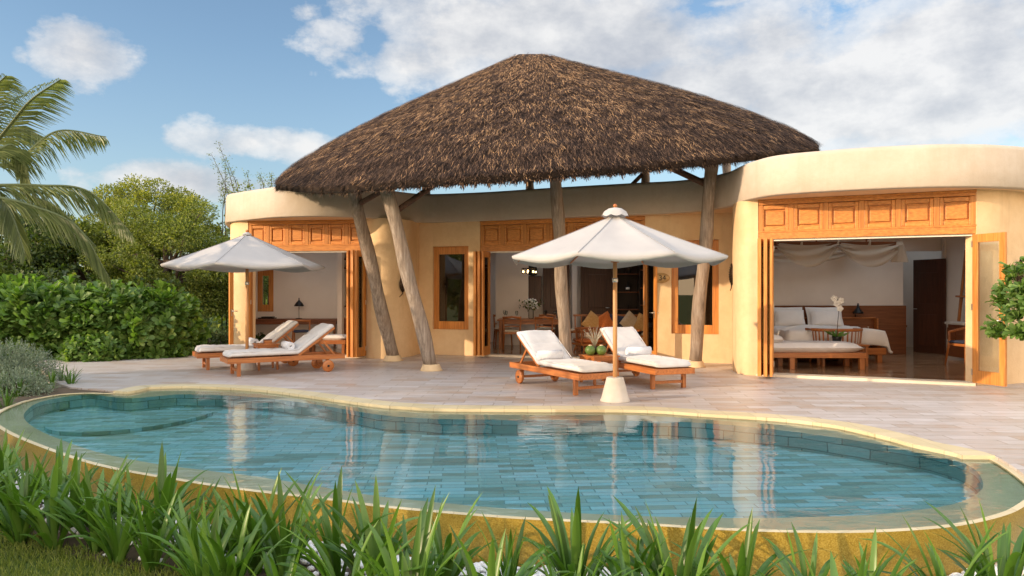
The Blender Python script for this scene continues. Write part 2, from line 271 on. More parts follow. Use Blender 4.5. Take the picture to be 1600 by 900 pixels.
# ------------------------------------------------------------------ mesh helpers
def tag(o, label=None, cat=None, group=None, kind=None):
    for k, v in (('label', label), ('category', cat), ('group', group), ('kind', kind)):
        if v: o[k] = v
    return o
def thing(name, loc, rz=0, label=None, cat=None, group=None):
    o = bpy.data.objects.new(name, None); col.objects.link(o); o.location = loc; o.rotation_euler = (0, 0, rz); o.empty_display_size = .2
    return tag(o, label, cat, group)
def copy_tree(o, parent=None):
    c = o.copy(); col.objects.link(c)
    if parent: c.parent = parent
    for ch in list(o.children): copy_tree(ch, c)
    return c
class MB:
    def __init__(s): s.v = []; s.f = []; s.m = []; s.sm = []; s.parts = []
    def add(s, vs, fs, mi=0, smooth=False):
        b = len(s.v); s.parts.append((b, len(s.f))); s.v += [tuple(x) for x in vs]; s.f += [tuple(i + b for i in f) for f in fs]; s.m += [mi] * len(fs); s.sm += [smooth] * len(fs); return s
    def box(s, c, sz, rz=0, M=None, mi=0):
        hx, hy, hz = sz[0] / 2, sz[1] / 2, sz[2] / 2
        T = Matrix.Translation(c) @ Matrix.Rotation(rz, 4, 'Z') if M is None else M @ Matrix.Translation(c)
        vs = [T @ Vector((x, y, z)) for x in (-hx, hx) for y in (-hy, hy) for z in (-hz, hz)]
        return s.add(vs, [(0, 1, 3, 2), (4, 6, 7, 5), (0, 4, 5, 1), (2, 3, 7, 6), (0, 2, 6, 4), (1, 5, 7, 3)], mi)
    def bar(s, a, b, w, h, mi=0, up=Vector((0, 0, 1))):
        a = Vector(a); b = Vector(b); d = (b - a).normalized(); sx = d.cross(up)
        if sx.length < 1e-3: sx = d.cross(Vector((1, 0, 0)))
        sx.normalize(); u = sx.cross(d)
        vs = [p + sx * i * w / 2 + u * j * h / 2 for p in (a, b) for i in (-1, 1) for j in (-1, 1)]
        return s.add(vs, [(0, 1, 3, 2), (4, 6, 7, 5), (0, 4, 5, 1), (2, 3, 7, 6), (0, 2, 6, 4), (1, 5, 7, 3)], mi)
    def tube(s, pts, rad, n=12, mi=0, caps=True, wob=0.0):
        pts = [Vector(p) for p in pts]; rad = rad if hasattr(rad, '__len__') else [rad] * len(pts); vs = []; ref = None
        for i, p in enumerate(pts):
            d = (pts[min(i + 1, len(pts) - 1)] - pts[max(i - 1, 0)]).normalized()
            if ref is None: ref = d.cross(Vector((0, 0, 1))); ref = ref if ref.length > 1e-3 else d.cross(Vector((1, 0, 0)))
            ref = (ref - d * ref.dot(d)).normalized(); q = d.cross(ref)
            for k in range(n):
                a = 2 * PI * k / n; rr = rad[i] * (1 + wob * math.sin(3 * a + i * .9) + wob * random.uniform(-.5, .5)); vs.append(p + (ref * math.cos(a) + q * math.sin(a)) * rr)
        fs = [(i * n + k, i * n + (k + 1) % n, (i + 1) * n + (k + 1) % n, (i + 1) * n + k) for i in range(len(pts) - 1) for k in range(n)]
        if caps: fs += [tuple(reversed(range(n))), tuple(range((len(pts) - 1) * n, len(pts) * n))]
        return s.add(vs, fs, mi, True)
    def lathe(s, prof, c=(0, 0, 0), n=24, mi=0, M=None):
        vs = []
        for (r, z) in prof:
            for k in range(n):
                a = 2 * PI * k / n; p = Vector((r * math.cos(a), r * math.sin(a), z)); p = (M @ p) if M is not None else p; vs.append(p + Vector(c))
        fs = [(i * n + k, i * n + (k + 1) % n, (i + 1) * n + (k + 1) % n, (i + 1) * n + k) for i in range(len(prof) - 1) for k in range(n)]
        fs += [tuple(reversed(range(n))), tuple(range((len(prof) - 1) * n, len(prof) * n))]
        return s.add(vs, fs, mi, True)
    def ball(s, c, r, n=14, mi=0, M=None):
        rr = r if hasattr(r, '__len__') else (r, r, r); vs = []; m = n // 2
        for i in range(m + 1):
            th = PI * i / m
            for k in range(n):
                a = 2 * PI * k / n; p = Vector((rr[0] * math.sin(th) * math.cos(a), rr[1] * math.sin(th) * math.sin(a), rr[2] * math.cos(th))); p = M @ p if M is not None else p; vs.append(p + Vector(c))
        return s.add(vs, [(i * n + k, (i + 1) * n + k, (i + 1) * n + (k + 1) % n, i * n + (k + 1) % n) for i in range(m) for k in range(n)], mi, True)
    def pillow(s, c, sz, M=None, mi=0, n=14, power=.32):
        vs = []
        for j in range(n + 1):
            for i in range(n + 1):
                u = -1 + 2 * i / n; w = -1 + 2 * j / n; t = ((1 - abs(u) ** 2.6) * (1 - abs(w) ** 2.6)) ** power
                k = 1 - .06 * (1 - abs(u * w)) * (abs(u) ** 4 + abs(w) ** 4) / 1.2
                vs.append((u * sz[0] / 2 * k, w * sz[1] / 2 * k, t * sz[2] / 2))
        m = len(vs); vs += [(x, y, -z) for x, y, z in vs]; M = M or Matrix.Identity(4)
        vs = [M @ Vector(p) + Vector(c) for p in vs]; fs = []
        for j in range(n):
            for i in range(n):
                a = j * (n + 1) + i; q = (a, a + 1, a + n + 2, a + n + 1); fs.append(q); fs.append(tuple(m + x for x in reversed(q)))
        return s.add(vs, fs, mi, True)
    def build_each(s, name, mats, parent=None, off=None, bevel=0):
        out = []; ends = s.parts[1:] + [(len(s.v), len(s.f))]
        for (v0, f0), (v1, f1) in zip(s.parts, ends):
            q = MB(); q.v = s.v[v0:v1]; q.f = [tuple(i - v0 for i in f) for f in s.f[f0:f1]]; q.m = s.m[f0:f1]; q.sm = s.sm[f0:f1]; out.append(q.build(name, mats, parent, off, bevel))
        return out
    def build(s, name, mats, parent=None, off=None, bevel=0, weld=False):
        me = bpy.data.meshes.new(name); vs = s.v
        if off is not None: vs = [(x - off[0], y - off[1], z - off[2]) for x, y, z in vs]
        me.from_pydata(vs, [], s.f); mats = mats if isinstance(mats, (list, tuple)) else [mats]
        for m in mats: me.materials.append(m)
        me.polygons.foreach_set('material_index', s.m); me.polygons.foreach_set('use_smooth', s.sm); me.update()
        o = bpy.data.objects.new(name, me); col.objects.link(o)
        if parent: o.parent = parent
        if weld: w = o.modifiers.new('weld', 'WELD'); w.merge_threshold = .0005
        if bevel: b = o.modifiers.new('bevel', 'BEVEL'); b.width = bevel; b.segments = 2; b.limit_method = 'ANGLE'; b.angle_limit = R(40)
        return o
def np_mesh(name, V, Q, mat, parent=None, smooth=False, off=None):
    V = np.asarray(V, dtype=np.float32); Q = np.asarray(Q, dtype=np.int32)
    if off is not None: V = V - np.array(off, dtype=np.float32)
    me = bpy.data.meshes.new(name); me.vertices.add(len(V)); me.vertices.foreach_set('co', V.ravel()); k = Q.shape[1]
    me.loops.add(Q.size); me.loops.foreach_set('vertex_index', Q.ravel()); me.polygons.add(len(Q))
    me.polygons.foreach_set('loop_start', np.arange(0, Q.size, k, dtype=np.int32))
    me.materials.append(mat); me.update(calc_edges=True); me.validate()
    if smooth: me.polygons.foreach_set('use_smooth', [True] * len(Q))
    o = bpy.data.objects.new(name, me); col.objects.link(o)
    if parent: o.parent = parent
    return o
def unit(a): return a / np.maximum(np.linalg.norm(a, axis=1, keepdims=True), 1e-6)
def leaves(P, D, L, Wd, fold=.15, nor=None):
    """one folded leaf (two quads) per point: base P, direction D, length L, width Wd"""
    n = len(P); D = unit(D); U = RNG.normal(size=(n, 3)) if nor is None else nor; S = unit(np.cross(D, U)); U = np.cross(S, D)
    L = np.broadcast_to(L, n)[:, None]; Wd = np.broadcast_to(Wd, n)[:, None]
    a = P; b = P + D * L * .55 + S * Wd / 2 + U * Wd * fold; c = P + D * L - U * L * .12; d = P + D * L * .55 - S * Wd / 2 + U * Wd * fold; m = P + D * L * .6
    V = np.stack([a, b, c, d, m], 1).reshape(-1, 3); i = np.arange(n)[:, None] * 5
    Q = np.concatenate([i + [0, 1, 2], i + [0, 2, 3]], 0) if fold == 0 else np.concatenate([i + [0, 1, 4], i + [1, 2, 4], i + [0, 4, 3], i + [4, 2, 3]], 0)
    return V, Q
def cat_mesh(parts):
    Vs, Qs, b = [], [], 0
    for V, Q in parts: Vs.append(V); Qs.append(Q + b); b += len(V)
    return np.concatenate(Vs), np.concatenate(Qs)
def catmull(pts, per=8, closed=False):
    P = [Vector(p) for p in pts]; n = len(P); out = []; rng = range(n) if closed else range(n - 1)
    for i in rng:
        p0 = P[(i - 1) % n] if closed or i > 0 else P[0] * 2 - P[1]; p1 = P[i]; p2 = P[(i + 1) % n]; p3 = P[(i + 2) % n] if closed or i + 2 < n else P[-1] * 2 - P[-2]
        for k in range(per):
            t = k / per; out.append(.5 * ((2 * p1) + (p2 - p0) * t + (2 * p0 - 5 * p1 + 4 * p2 - p3) * t * t + (3 * p1 - p0 - 3 * p2 + p3) * t ** 3))
    if not closed: out.append(P[-1])
    return out
def offset(path, d, closed=False):
    """moves a plan path to its left by d"""
    out = []; n = len(path)
    for i, p in enumerate(path):
        a = path[(i - 1) % n] if closed or i > 0 else p; b = path[(i + 1) % n] if closed or i < n - 1 else p
        t = Vector((b[0] - a[0], b[1] - a[1])); t.normalize(); out.append(Vector((p[0] - t.y * d, p[1] + t.x * d)))
    return out
def fill(mb, loops, z, mi=0, flip=False):
    L3 = [[Vector((p[0], p[1], 0)) for p in l] for l in loops]; flat = [p for l in L3 for p in l]
    tris = tessellate_polygon(L3); vs = [(p.x, p.y, z) for p in flat]; out = []
    for a, b, c in tris:
        A, B, C = flat[a], flat[b], flat[c]; cr = (B - A).cross(C - A).z
        if abs(cr) < 1e-9: continue
        out.append((a, b, c) if (cr > 0) != flip else (a, c, b))
    mb.add(vs, out, mi)
def skirt(mb, loop, z0, z1, closed=True, mi=0, smooth=True):
    n = len(loop); vs = [(p[0], p[1], z0) for p in loop] + [(p[0], p[1], z1) for p in loop]
    mb.add(vs, [(i, (i + 1) % n, n + (i + 1) % n, n + i) for i in range(n if closed else n - 1)], mi, smooth)
def wallstrip(mb, path, th, z0, z1, mi=0, mi_in=None):
    """solid wall: outer face along path, thickness to its left"""
    a = path; b = offset(path, th); n = len(a); mi_in = mi if mi_in is None else mi_in
    vs = [(p[0], p[1], z) for z in (z0, z1) for p in a] + [(p[0], p[1], z) for z in (z0, z1) for p in b]
    mb.add(vs, [(i, i + 1, n + i + 1, n + i) for i in range(n - 1)], mi, n > 3)
    mb.add(vs, [(2 * n + i + 1, 2 * n + i, 3 * n + i, 3 * n + i + 1) for i in range(n - 1)], mi_in, n > 3)
    mb.add(vs, [(n + i, n + i + 1, 3 * n + i + 1, 3 * n + i) for i in range(n - 1)], mi)
    mb.add(vs, [(2 * n, 0, n, 3 * n), (n - 1, 3 * n - 1, 4 * n - 1, 2 * n - 1)], mi)

exec_parts = []
# ------------------------------------------------------------------ ground, pool, deck
CO = [(177, 611), (205, 605), (233, 602), (300, 600), (367, 602), (433, 606), (500, 614), (600, 627), (650, 631), (700, 633.5), (833, 634.5), (1000, 635.5), (1112, 642), (1225, 649), (1319, 659.5), (1375, 670), (1431, 683), (1465, 692), (1510, 701), (1555, 713)]
FR = [(1600, 741), (1622, 765), (1600, 787), (1562, 803), (1487, 818), (1375, 826), (1262, 827), (1130, 823), (1000, 815), (833, 807), (733, 800), (600, 788), (500, 775), (400, 764), (300, 750), (150, 723), (50, 690), (0, 667), (-14, 652), (0, 638), (33, 625), (66, 617.5), (100, 612.6), (138, 610.8)]
co_w = [G(*p) for p in CO]; fr_w = [G(*p) for p in FR]
PO = catmull([(x, y, 0) for x, y in co_w + fr_w], 5, True); nback = (len(co_w) - 1) * 5 + 1    # clockwise seen from above
PO2 = [Vector((p.x, p.y)) for p in PO]
DEp = [(37, 650), (46, 638), (60, 630), (84, 624), (117, 619), (147, 617.5), (173, 621), (207, 623), (250, 619.5), (283, 617), (340, 618), (400, 621.5), (450, 627), (500, 634), (560, 644), (600, 650), (650, 654), (700, 656), (833, 657), (1000, 659), (1090, 661.5), (1200, 671), (1300, 684), (1375, 695.5), (1440, 706), (1470, 713),
       (1502, 723), (1525, 737), (1536, 756), (1529, 771), (1487, 790), (1375, 805), (1250, 810), (1150, 811), (1000, 808), (800, 797), (600, 778), (500, 762), (400, 746), (250, 727), (150, 707), (75, 680), (45, 663)]
DE = [Vector((p.x, p.y)) for p in catmull([(*G(x, y, -.06), 0) for x, y in DEp], 4, True)]
def area(l): return sum(l[i][0] * l[(i + 1) % len(l)][1] - l[(i + 1) % len(l)][0] * l[i][1] for i in range(len(l))) / 2
sgn = -1 if area(PO2) < 0 else 1          # inward = left * sgn
def inset(loop, d): return offset(loop, d * (1 if area(loop) > 0 else -1), True)
ZW = -.03; ZG = -.36
pool = thing('swimming_pool', (-1, 7.5, ZG), 0, 'kidney-shaped swimming pool with teal stone floor and gold mosaic outer wall', 'swimming pool')
poff = (-1, 7.5, ZG)
m = MB(); skirt(m, PO2, ZG - .4, ZW + .008); m.build('outer_wall', wall_gold, pool, poff)
ins = inset(PO2, .05)
m = MB(); fill(m, [PO2, ins], ZW + .008); skirt(m, ins, ZW - .03, ZW + .008); m.build('rim', rimm, pool, poff)
m = MB(); fill(m, [inset(PO2, .052), DE], ZW - .022); m.build('submerged_ledge', ledge_m, pool, poff)
m = MB(); skirt(m, DE, -.25, ZW - .022); m.build('basin_wall', tile_v, pool, poff)
m = MB(); fill(m, [DE], -.25); m.build('basin_floor', tile_m, pool, poff)
back = PO2[:nback]; cin = offset(back, -.30); 
m = MB()
for i in range(len(back) - 1):
    a, b, c, d = back[i], back[i + 1], cin[i + 1], cin[i]
    m.add([(a[0], a[1], .006), (b[0], b[1], .006), (c[0], c[1], .006), (d[0], d[1], .006), (c[0], c[1], -.06), (d[0], d[1], -.06)], [(3, 2, 1, 0), (3, 5, 4, 2)])
m.add([(back[0][0], back[0][1], .006), (cin[0][0], cin[0][1], .006), (cin[0][0], cin[0][1], -.06), (back[0][0], back[0][1], -.06)], [(0, 1, 2, 3)])
m.add([(back[-1][0], back[-1][1], .006), (cin[-1][0], cin[-1][1], .006), (cin[-1][0], cin[-1][1], -.06), (back[-1][0], back[-1][1], -.06)], [(3, 2, 1, 0)])
m.build('coping', rimm, pool, poff)
def step(cx, cy, r0, r1, z, a0, a1):
    m = MB(); pts = [(cx + r0 * math.cos(a0 + (a1 - a0) * i / 24), cy + r1 * math.sin(a0 + (a1 - a0) * i / 24)) for i in range(25)]
    fill(m, [pts], z); skirt(m, pts, -.245, z, True); m.build('step', tile_m, pool, poff)
x, y = G(205, 623); step(x + .1, y + .1, 1.0, 1.5, -.20, PI, 2 * PI)
m = MB(); fill(m, [inset(PO2, .048)], ZW); wt = m.build('water', waterm); tag(wt, kind='structure')
# deck
dl = [(-6.9, 11.5), (-7.7, 12.3), (-8.3, 13.2), (-9.4, 14.6), (-10.6, 16.3), (-10.6, 19.2), (-8.0, 20.2), (-7.9, 25.5), (15, 25.5), (15, 5.6), (5.2, 5.6)]
lipR = [Vector(p[:2]) for p in PO2[nback:nback + 9]]
deck_poly = [Vector(b) for b in back] + lipR + [Vector(p) for p in reversed(dl)]
m = MB(); fill(m, [deck_poly], 0.0); skirt(m, deck_poly, -.6, 0.0, True, 0, False); dk = m.build('pool_deck', deck_m); tag(dk, kind='structure')
# ground sheet
def gz(x, y):
    t = min(max((y - 7.6) / 2.6, 0), 1); t = t * t * (3 - 2 * t); z = ZG + (ZG * -1 - .03) * t
    inside = False
    return z
m = MB(); xs = [-900, -300, -100, -40] + [-24 + i for i in range(56)] + [50, 100, 300, 900]; ys = [-300, -60, -20] + [-8 + i * .8 for i in range(52)] + [60, 120, 400, 1800]
def inpoly(x, y, poly):
    c = False; n = len(poly)
    for i in range(n):
        a, b = poly[i], poly[(i + 1) % n]
        if (a[1] > y) != (b[1] > y) and x < (b[0] - a[0]) * (y - a[1]) / (b[1] - a[1]) + a[0]: c = not c
    return c
bigd = offset(deck_poly, 0, True)
vs = []
for y in ys:
    for x in xs:
        z = gz(x, y)
        if inpoly(x, y, deck_poly) or inpoly(x, y, PO2): z = min(z, -1.5) if inpoly(x, y, PO2) else ZG - .15
        vs.append((x, y, z))
m.add(vs, [(j * len(xs) + i, j * len(xs) + i + 1, (j + 1) * len(xs) + i + 1, (j + 1) * len(xs) + i) for j in range(len(ys) - 1) for i in range(len(xs) - 1)], 0, True)
tag(m.build('ground', ground_m), kind='structure')

# ------------------------------------------------------------------ villa
VO = (0, 16.5, 0)
villa = thing('villa', VO, 0, 'cream curved-wall pool villa with flat parapet roof and folding timber doors', 'house')
par = [(-7.35, 19.4), (-6.86, 17.6), (-6.47, 17.1), (-5.74, 16.5), (-5.15, 16.1), (-4.2, 15.9), (-3.31, 16.15), (-2.87, 16.5), (-2.39, 17.1), (-1.91, 17.32), (-.7, 17.0), (.36, 16.5), (1.12, 16.15), (2.56, 15.55), (3.5, 15.15), (4.05, 14.3), (4.15, 13.2), (4.42, 12.4), (5.17, 11.9), (6.03, 11.55), (6.94, 11.4), (8.07, 11.6),
       (10.0, 12.5), (11.6, 14.3), (12.1, 17), (11.4, 20.5), (9, 22.8), (5, 23.2), (1, 23), (-2.2, 22.6), (-3.4, 21.1), (-5.2, 20.8), (-6.9, 20.7)]
PAR = [Vector((p.x, p.y)) for p in catmull([(x, y, 0) for x, y in par], 6, True)]          # counter-clockwise: inside on the left
prof = [(.14, 3.12), (0.015, 3.12), (0, 3.14), (0.01, 3.40), (.02, 3.72), (.045, 3.775), (.10, 3.80), (.24, 3.80), (.32, 3.74), (.34, 3.5), (.34, 3.30)]
m = MB(); n = len(PAR); rings = [offset(PAR, d, True) for d, _ in prof]; vs = []
for rg, (_, z) in zip(rings, prof): vs += [(p[0], p[1], z) for p in rg]
m.add(vs, [(k * n + i, k * n + (i + 1) % n, (k + 1) * n + (i + 1) % n, (k + 1) * n + i) for k in range(len(prof) - 1) for i in range(n)], 0, True)
m.build('parapet', fascia, villa, VO)
RL = [(-6.0, 17.9, -4.2, 19.4), (-.9, 18.3, 3.6, 21.0), (5.4, 14.4, 9.6, 16.9), (9.6, 17.9, 10.7, 19.8), (-3.9, 17.6, -2.9, 19.2)]  # openings added to the flat roof, out of view, to brighten the rooms
holes = [[Vector(p) for p in ((a, b), (a, d), (c, d), (c, b))] for a, b, c, d in RL]
m = MB(); fill(m, [rings[0]] + holes, 3.12, 0, True); fill(m, [rings[-1]] + holes, 3.30)
for h_ in holes: skirt(m, h_, 3.12, 3.42, True, 0, False); q_ = offset(h_, -.12, True) if area(h_) > 0 else offset(h_, .12, True); skirt(m, list(reversed(q_)), 3.30, 3.42, True, 0, False); fill(m, [q_, h_], 3.42)
m.build('roof_slab', plaster, villa, VO)
for h_ in holes: m = MB(); m.box(((h_[0][0] + h_[2][0]) / 2, (h_[0][1] + h_[2][1]) / 2, 3.435), (h_[2][0] - h_[0][0] + .1, h_[2][1] - h_[0][1] + .1, .02)); m.build('added_roof_light', glassm, villa, VO)  # unseen glazing over the added daylight openings

HT = 3.13
def lerp2(a, b, t): return (a[0] + (b[0] - a[0]) * t, a[1] + (b[1] - a[1]) * t)
def onpx(a, b, px):
    r = (px - 800) / F; t = (r * a[1] - a[0]) / ((b[0] - a[0]) - r * (b[1] - a[1])); return t
A0, A1 = (-6.1, 17.0), (-3.29, 16.6)
B0, B1 = (-.742, 17.06), (2.86, 15.82)
C0, C1 = (4.37, 13.07), (7.40, 11.72)
W = MB()
leftw = catmull([(-7.25, 19.9, 0), (-7.12, 19.0, 0), (-6.95, 18.2, 0), (-6.66, 17.45, 0), (-6.4, 17.15, 0), (A0[0], A0[1], 0)], 5)
wallstrip(W, leftw, .24, -.02, HT, 0, 1)
pier1 = catmull([(A1[0], A1[1], 0), (-3.08, 16.42, 0), (-2.85, 16.37, 0), (-2.58, 16.5, 0), (-2.38, 16.85, 0), (-2.27, 17.3, 0), (-2.22, 17.6, 0)], 5)
wallstrip(W, pier1, .24, -.02, HT, 0, 1)
def winwall(a, b, p0, p1, z0, z1, jamb=.28):
    t0, t1 = onpx(a, b, p0), onpx(a, b, p1); q0, q1 = lerp2(a, b, t0), lerp2(a, b, t1)
    mk = lambda p, q: [Vector(p), Vector(q)]
    wallstrip(W, mk(a, q0), jamb, -.02, HT, 0, 1); wallstrip(W, mk(q1, b), jamb, -.02, HT, 0, 1)
    wallstrip(W, mk(q0, q1), jamb, -.02, z0, 0, 1); wallstrip(W, mk(q0, q1), jamb, z1, HT, 0, 1); return q0, q1
wA = winwall((-2.22, 17.6), B0, 676, 732, .60, 2.56)
wB = winwall(B1, (4.56, 15.235), 1049, 1123, .60, 2.58)
pier2 = catmull([(4.75, 15.3, 0), (4.40, 14.65, 0), (4.18, 13.9, 0), (4.12, 13.45, 0), (4.19, 13.18, 0), (C0[0], C0[1], 0)], 5)
wallstrip(W, pier2, .26, -.02, HT, 0, 1)
rightw = catmull([(C1[0], C1[1], 0), (7.75, 11.78, 0), (8.3, 12.02, 0), (9.5, 12.75, 0), (10.6, 14.2, 0), (11.1, 16, 0), (10.9, 19, 0), (9.6, 21.4, 0), (7, 22.1, 0), (4.6, 22.1, 0), (1, 21.85, 0), (-2.3, 21.8, 0), (-2.6, 20.4, 0)], 5)
wallstrip(W, rightw, .24, -.02, HT, 0, 1)
W.build('wall', [plaster, inwall], villa, VO)
# interior walls
I = MB()
def iw(a, b, th=.12, z0=-.02, z1=HT): wallstrip(I, [Vector(a), Vector(b)], th, z0, z1)
awq = []                                              # room behind the left door, back wall with a window
for (x0, x1, z0, z1) in ((-7.3, -6.83, 0, HT), (-6.40, -2.3, 0, HT), (-6.83, -6.40, 0, .95), (-6.83, -6.40, 2.1, HT)): iw((x0, 19.75), (x1, 19.75), .2, z0 - .02 if z0 == 0 else z0, z1)
iw((-2.62, 19.75), (-2.62, 17.0)); iw((-2.48, 17.75), (-2.48, 21.8))
iw((-4.5, 18.95), (-4.38, 18.95), .8)
iw((4.50, 21.7), (4.50, 15.45)); iw((4.75, 15.5), (4.75, 17.4), .1); iw((4.60, 17.35), (9.22, 17.35), .2)
iw((9.22, 17.55), (9.22, 20.2), .12); iw((9.2, 20.2), (11.2, 20.2), .1); iw((10.1, 17.2), (11.0, 17.2), .1)
iw((10.15, 17.2), (10.15, 13.7), .1); iw((9.22, 17.36), (10.14, 17.36), .18, 2.45, HT)
iw((-.45, 20.2), (.45, 20.2), .12)
iw((1.85, 21.45), (4.4, 21.45), .15); iw((1.72, 21.0), (1.85, 21.0), .6); iw((-2.35, 21.5), (1.72, 21.5), .1)
I.build('interior_wall', inwall, villa, VO)
m = MB(); fl = [A0, A1] + [(p.x, p.y) for p in pier1[1:]] + [B0, B1, (4.56, 15.24), C0, C1] + [(p.x, p.y) for p in rightw[1:]] + [(-2.6, 19.9), (-7.2, 19.9)] + [(p.x, p.y) for p in leftw[1:-1]]
fill(m, [fl], .022); m.build('floor', floor_m, villa, VO)
m = MB()
for a, b in ((A0, A1), (B0, B1), (C0, C1)): m.bar((a[0], a[1] + .06, .02), (b[0], b[1] + .06, .02), .30, .05)
m.build_each('threshold', simple('pale_sill_stone', (.66, .56, .42), (.76, .66, .52), 5, .5, .1, .002), villa, VO, bevel=.006)
for a, b in ((A0, A1), (B0, B1), (C0, C1)):
    m = MB(); m.bar((a[0], a[1] + .10, 2.405), (b[0], b[1] + .10, 2.405), .07, .035); m.build('door_track', white_p, villa, VO)
# timber transoms with raised panels, jambs
def transom(a, b, n=6, z0=2.42, z1=3.09):
    a = Vector((*a, 0)); b = Vector((*b, 0)); d = (b - a); L = d.length; d.normalize(); nrm = Vector((d.y, -d.x, 0)); ang = math.atan2(d.y, d.x)
    T = Matrix.Translation(a) @ Matrix.Rotation(ang, 4, 'Z')
    m = MB(); 
    m.box((L / 2, .06, z0 + .065), (L, .10, .13), M=T); m.box((L / 2, .063, z1 - .03), (L - .01, .094, .06), M=T)
    m.box((L / 2, .085, (z0 + z1) / 2 + .03), (L - .02, .03, z1 - z0 - .19), M=T)
    m.box((L / 2, .025, z0 + .13), (L, .05, .03), M=T)
    m.box((L / 2, .00, z1 + .01), (L, .05, .035), M=T)
    tr = m.build('transom', wood_x, villa, VO, bevel=.005)
    w = L / n
    for i in range(n + 1):
        m = MB(); 
    ms = MB()
    for i in range(n + 1):
        xx = min(max(i * w, .04), L - .04); ms.box((xx, .058, (z0 + z1) / 2 + .035), (.08, .085, z1 - z0 - .20), M=T)
    
    for st in ms.build_each('transom_stile', wood_z, tr, None, bevel=.004): st.location = (-VO[0], -VO[1], -VO[2])
    for i in range(n):
        mp = MB(); cx = (i + .5) * w; h = z1 - z0 - .19; cz = (z0 + z1) / 2 + .035; iw_ = w - .08
        # frame of the panel and its raised field
        for sx in (-1, 1): mp.box((cx + sx * (iw_ / 2 - .03), .052, cz), (.058, .06, h - .02), M=T)
        for sz in (-1, 1): mp.box((cx, .054, cz + sz * (h / 2 - .05)), (iw_ - .12, .058, .075), M=T)
        mp.box((cx, .055, cz), (iw_ - .17, .045, h - .23), M=T)
        p = mp.build('raised_panel', wood_x, tr, None, bevel=.010); p.location = (-VO[0], -VO[1], -VO[2])
    m = MB()
    for s_ in (0, 1): m.box((.02 + s_ * (L - .04), .09, 1.21), (.05, .12, 2.42), M=T)
    m.build_each('door_jamb', wood_z, villa, VO, bevel=.004)
transom(A0, A1); transom(B0, B1, 7); transom(C0, C1)
def door_leaf(h, e, handle=0, lab=None):
    """glazed leaf standing on the line from hinge h to free edge e"""
    h = Vector((*h, 0)); e = Vector((*e, 0)); L = (e - h).length; d = (e - h).normalized(); T = Matrix.Translation(h) @ Matrix.Rotation(math.atan2(d.y, d.x), 4, 'Z')
    m = MB(); sw = min(.10, L * .24)
    for x in (sw / 2, L - sw / 2): m.box((x, 0, 1.225), (sw, .042, 2.35), M=T)
    m.box((L / 2, 0, 2.335), (L - 2 * sw, .04, .13), M=T); m.box((L / 2, 0, .15), (L - 2 * sw, .04, .20), M=T)
    o = m.build('door_leaf', wood_z, villa, VO, bevel=.004)
    if lab: o['label'] = lab
    g = MB(); g.box((L / 2, 0, 1.26), (L - 2 * sw + .004, .008, 2.03), M=T); q = g.build('glass_pane', glassm, o); q.location = [-c for c in VO]
    hg = MB()
    for z in (.22, 1.25, 2.25): hg.box((.0, 0, z), (.022, .055, .10), M=T)
    
    for q in hg.build_each('hinge', steel, o): q.location = [-c for c in VO]
    if handle:
        hd = MB()
        for s_ in (-1, 1):
            hd.box((L - .045, s_ * .026, 1.02), (.03, .012, .16), M=T); hd.tube([T @ Vector((L - .045, s_ * .03, 1.05)), T @ Vector((L - .045, s_ * .07, 1.05)), T @ Vector((L - .17, s_ * .075, 1.05))], .009, 8)
        q = hd.build('handle', steel, o); q.location = [-c for c in VO]
def stack(j, other, k, w, fan=0.16):
    """folded leaves standing at jamb j of the opening that runs towards other"""
    d = Vector((other[0] - j[0], other[1] - j[1])).normalized(); nr = Vector((d.y, -d.x)) if d.x > 0 else Vector((-d.y, d.x))
    if nr.y > 0: nr = -nr
    for i in range(k):
        g = .045 + i * .050; a = Vector(j) + d * g + nr * .02; b = Vector(j) + d * (g + (.018 if i % 2 == 0 else -.018)) + nr * (.02 + w)
        door_leaf(tuple(a), tuple(b))
stack(A1, A0, 5, .46); door_leaf((-3.30, 16.52), (-3.50, 16.10), 0, 'leaf turned so its long glass shows')
stack(B0, B1, 5, .50); stack(C0, C1, 5, .52)
door_leaf((-6.04, 16.98), (-6.36, 16.55), 1, 'open leaf at the left end of the left door'); 
door_leaf((2.86, 15.80), (3.00, 15.28), 1, 'open leaf beside the number sign'); door_leaf((7.33, 11.70), (7.50, 11.17), 1, 'open leaf swung out beside the leafy shrub')
def window(q0, q1, z0, z1, gm, back=.10):
    a = Vector((*q0, 0)); b = Vector((*q1, 0)); d = b - a; L = d.length; T = Matrix.Translation(a) @ Matrix.Rotation(math.atan2(d.y, d.x), 4, 'Z'); h = z1 - z0; g = .002
    m = MB(); f = .13
    for x in (f / 2 + g, L - f / 2 - g): m.box((x, back, z0 + h / 2), (f, .07, h - 2 * g), M=T)
    for z in (z0 + f / 2 + .03, z1 - f / 2 - .03): m.box((L / 2, back, z), (L - 2 * f - 2 * g, .066, f + .06 - 2 * g), M=T)
    m.box((L / 2, back - .05, z1 - .012), (L - .01, .03, .02), M=T)
    o = m.build('window', wood_z, villa, VO, bevel=.005)
    p = MB(); p.box((L / 2, back + .01, z0 + h / 2), (L - 2 * f, .01, h - .30), M=T); q = p.build('glass_pane', gm, o); q.location = [-c for c in VO]
window(wA[0], wA[1], .60, 2.56, tint); window(wB[0], wB[1], .60, 2.58, tint)
window((-6.83, 19.75), (-6.40, 19.75), .95, 2.1, glassm, .04)

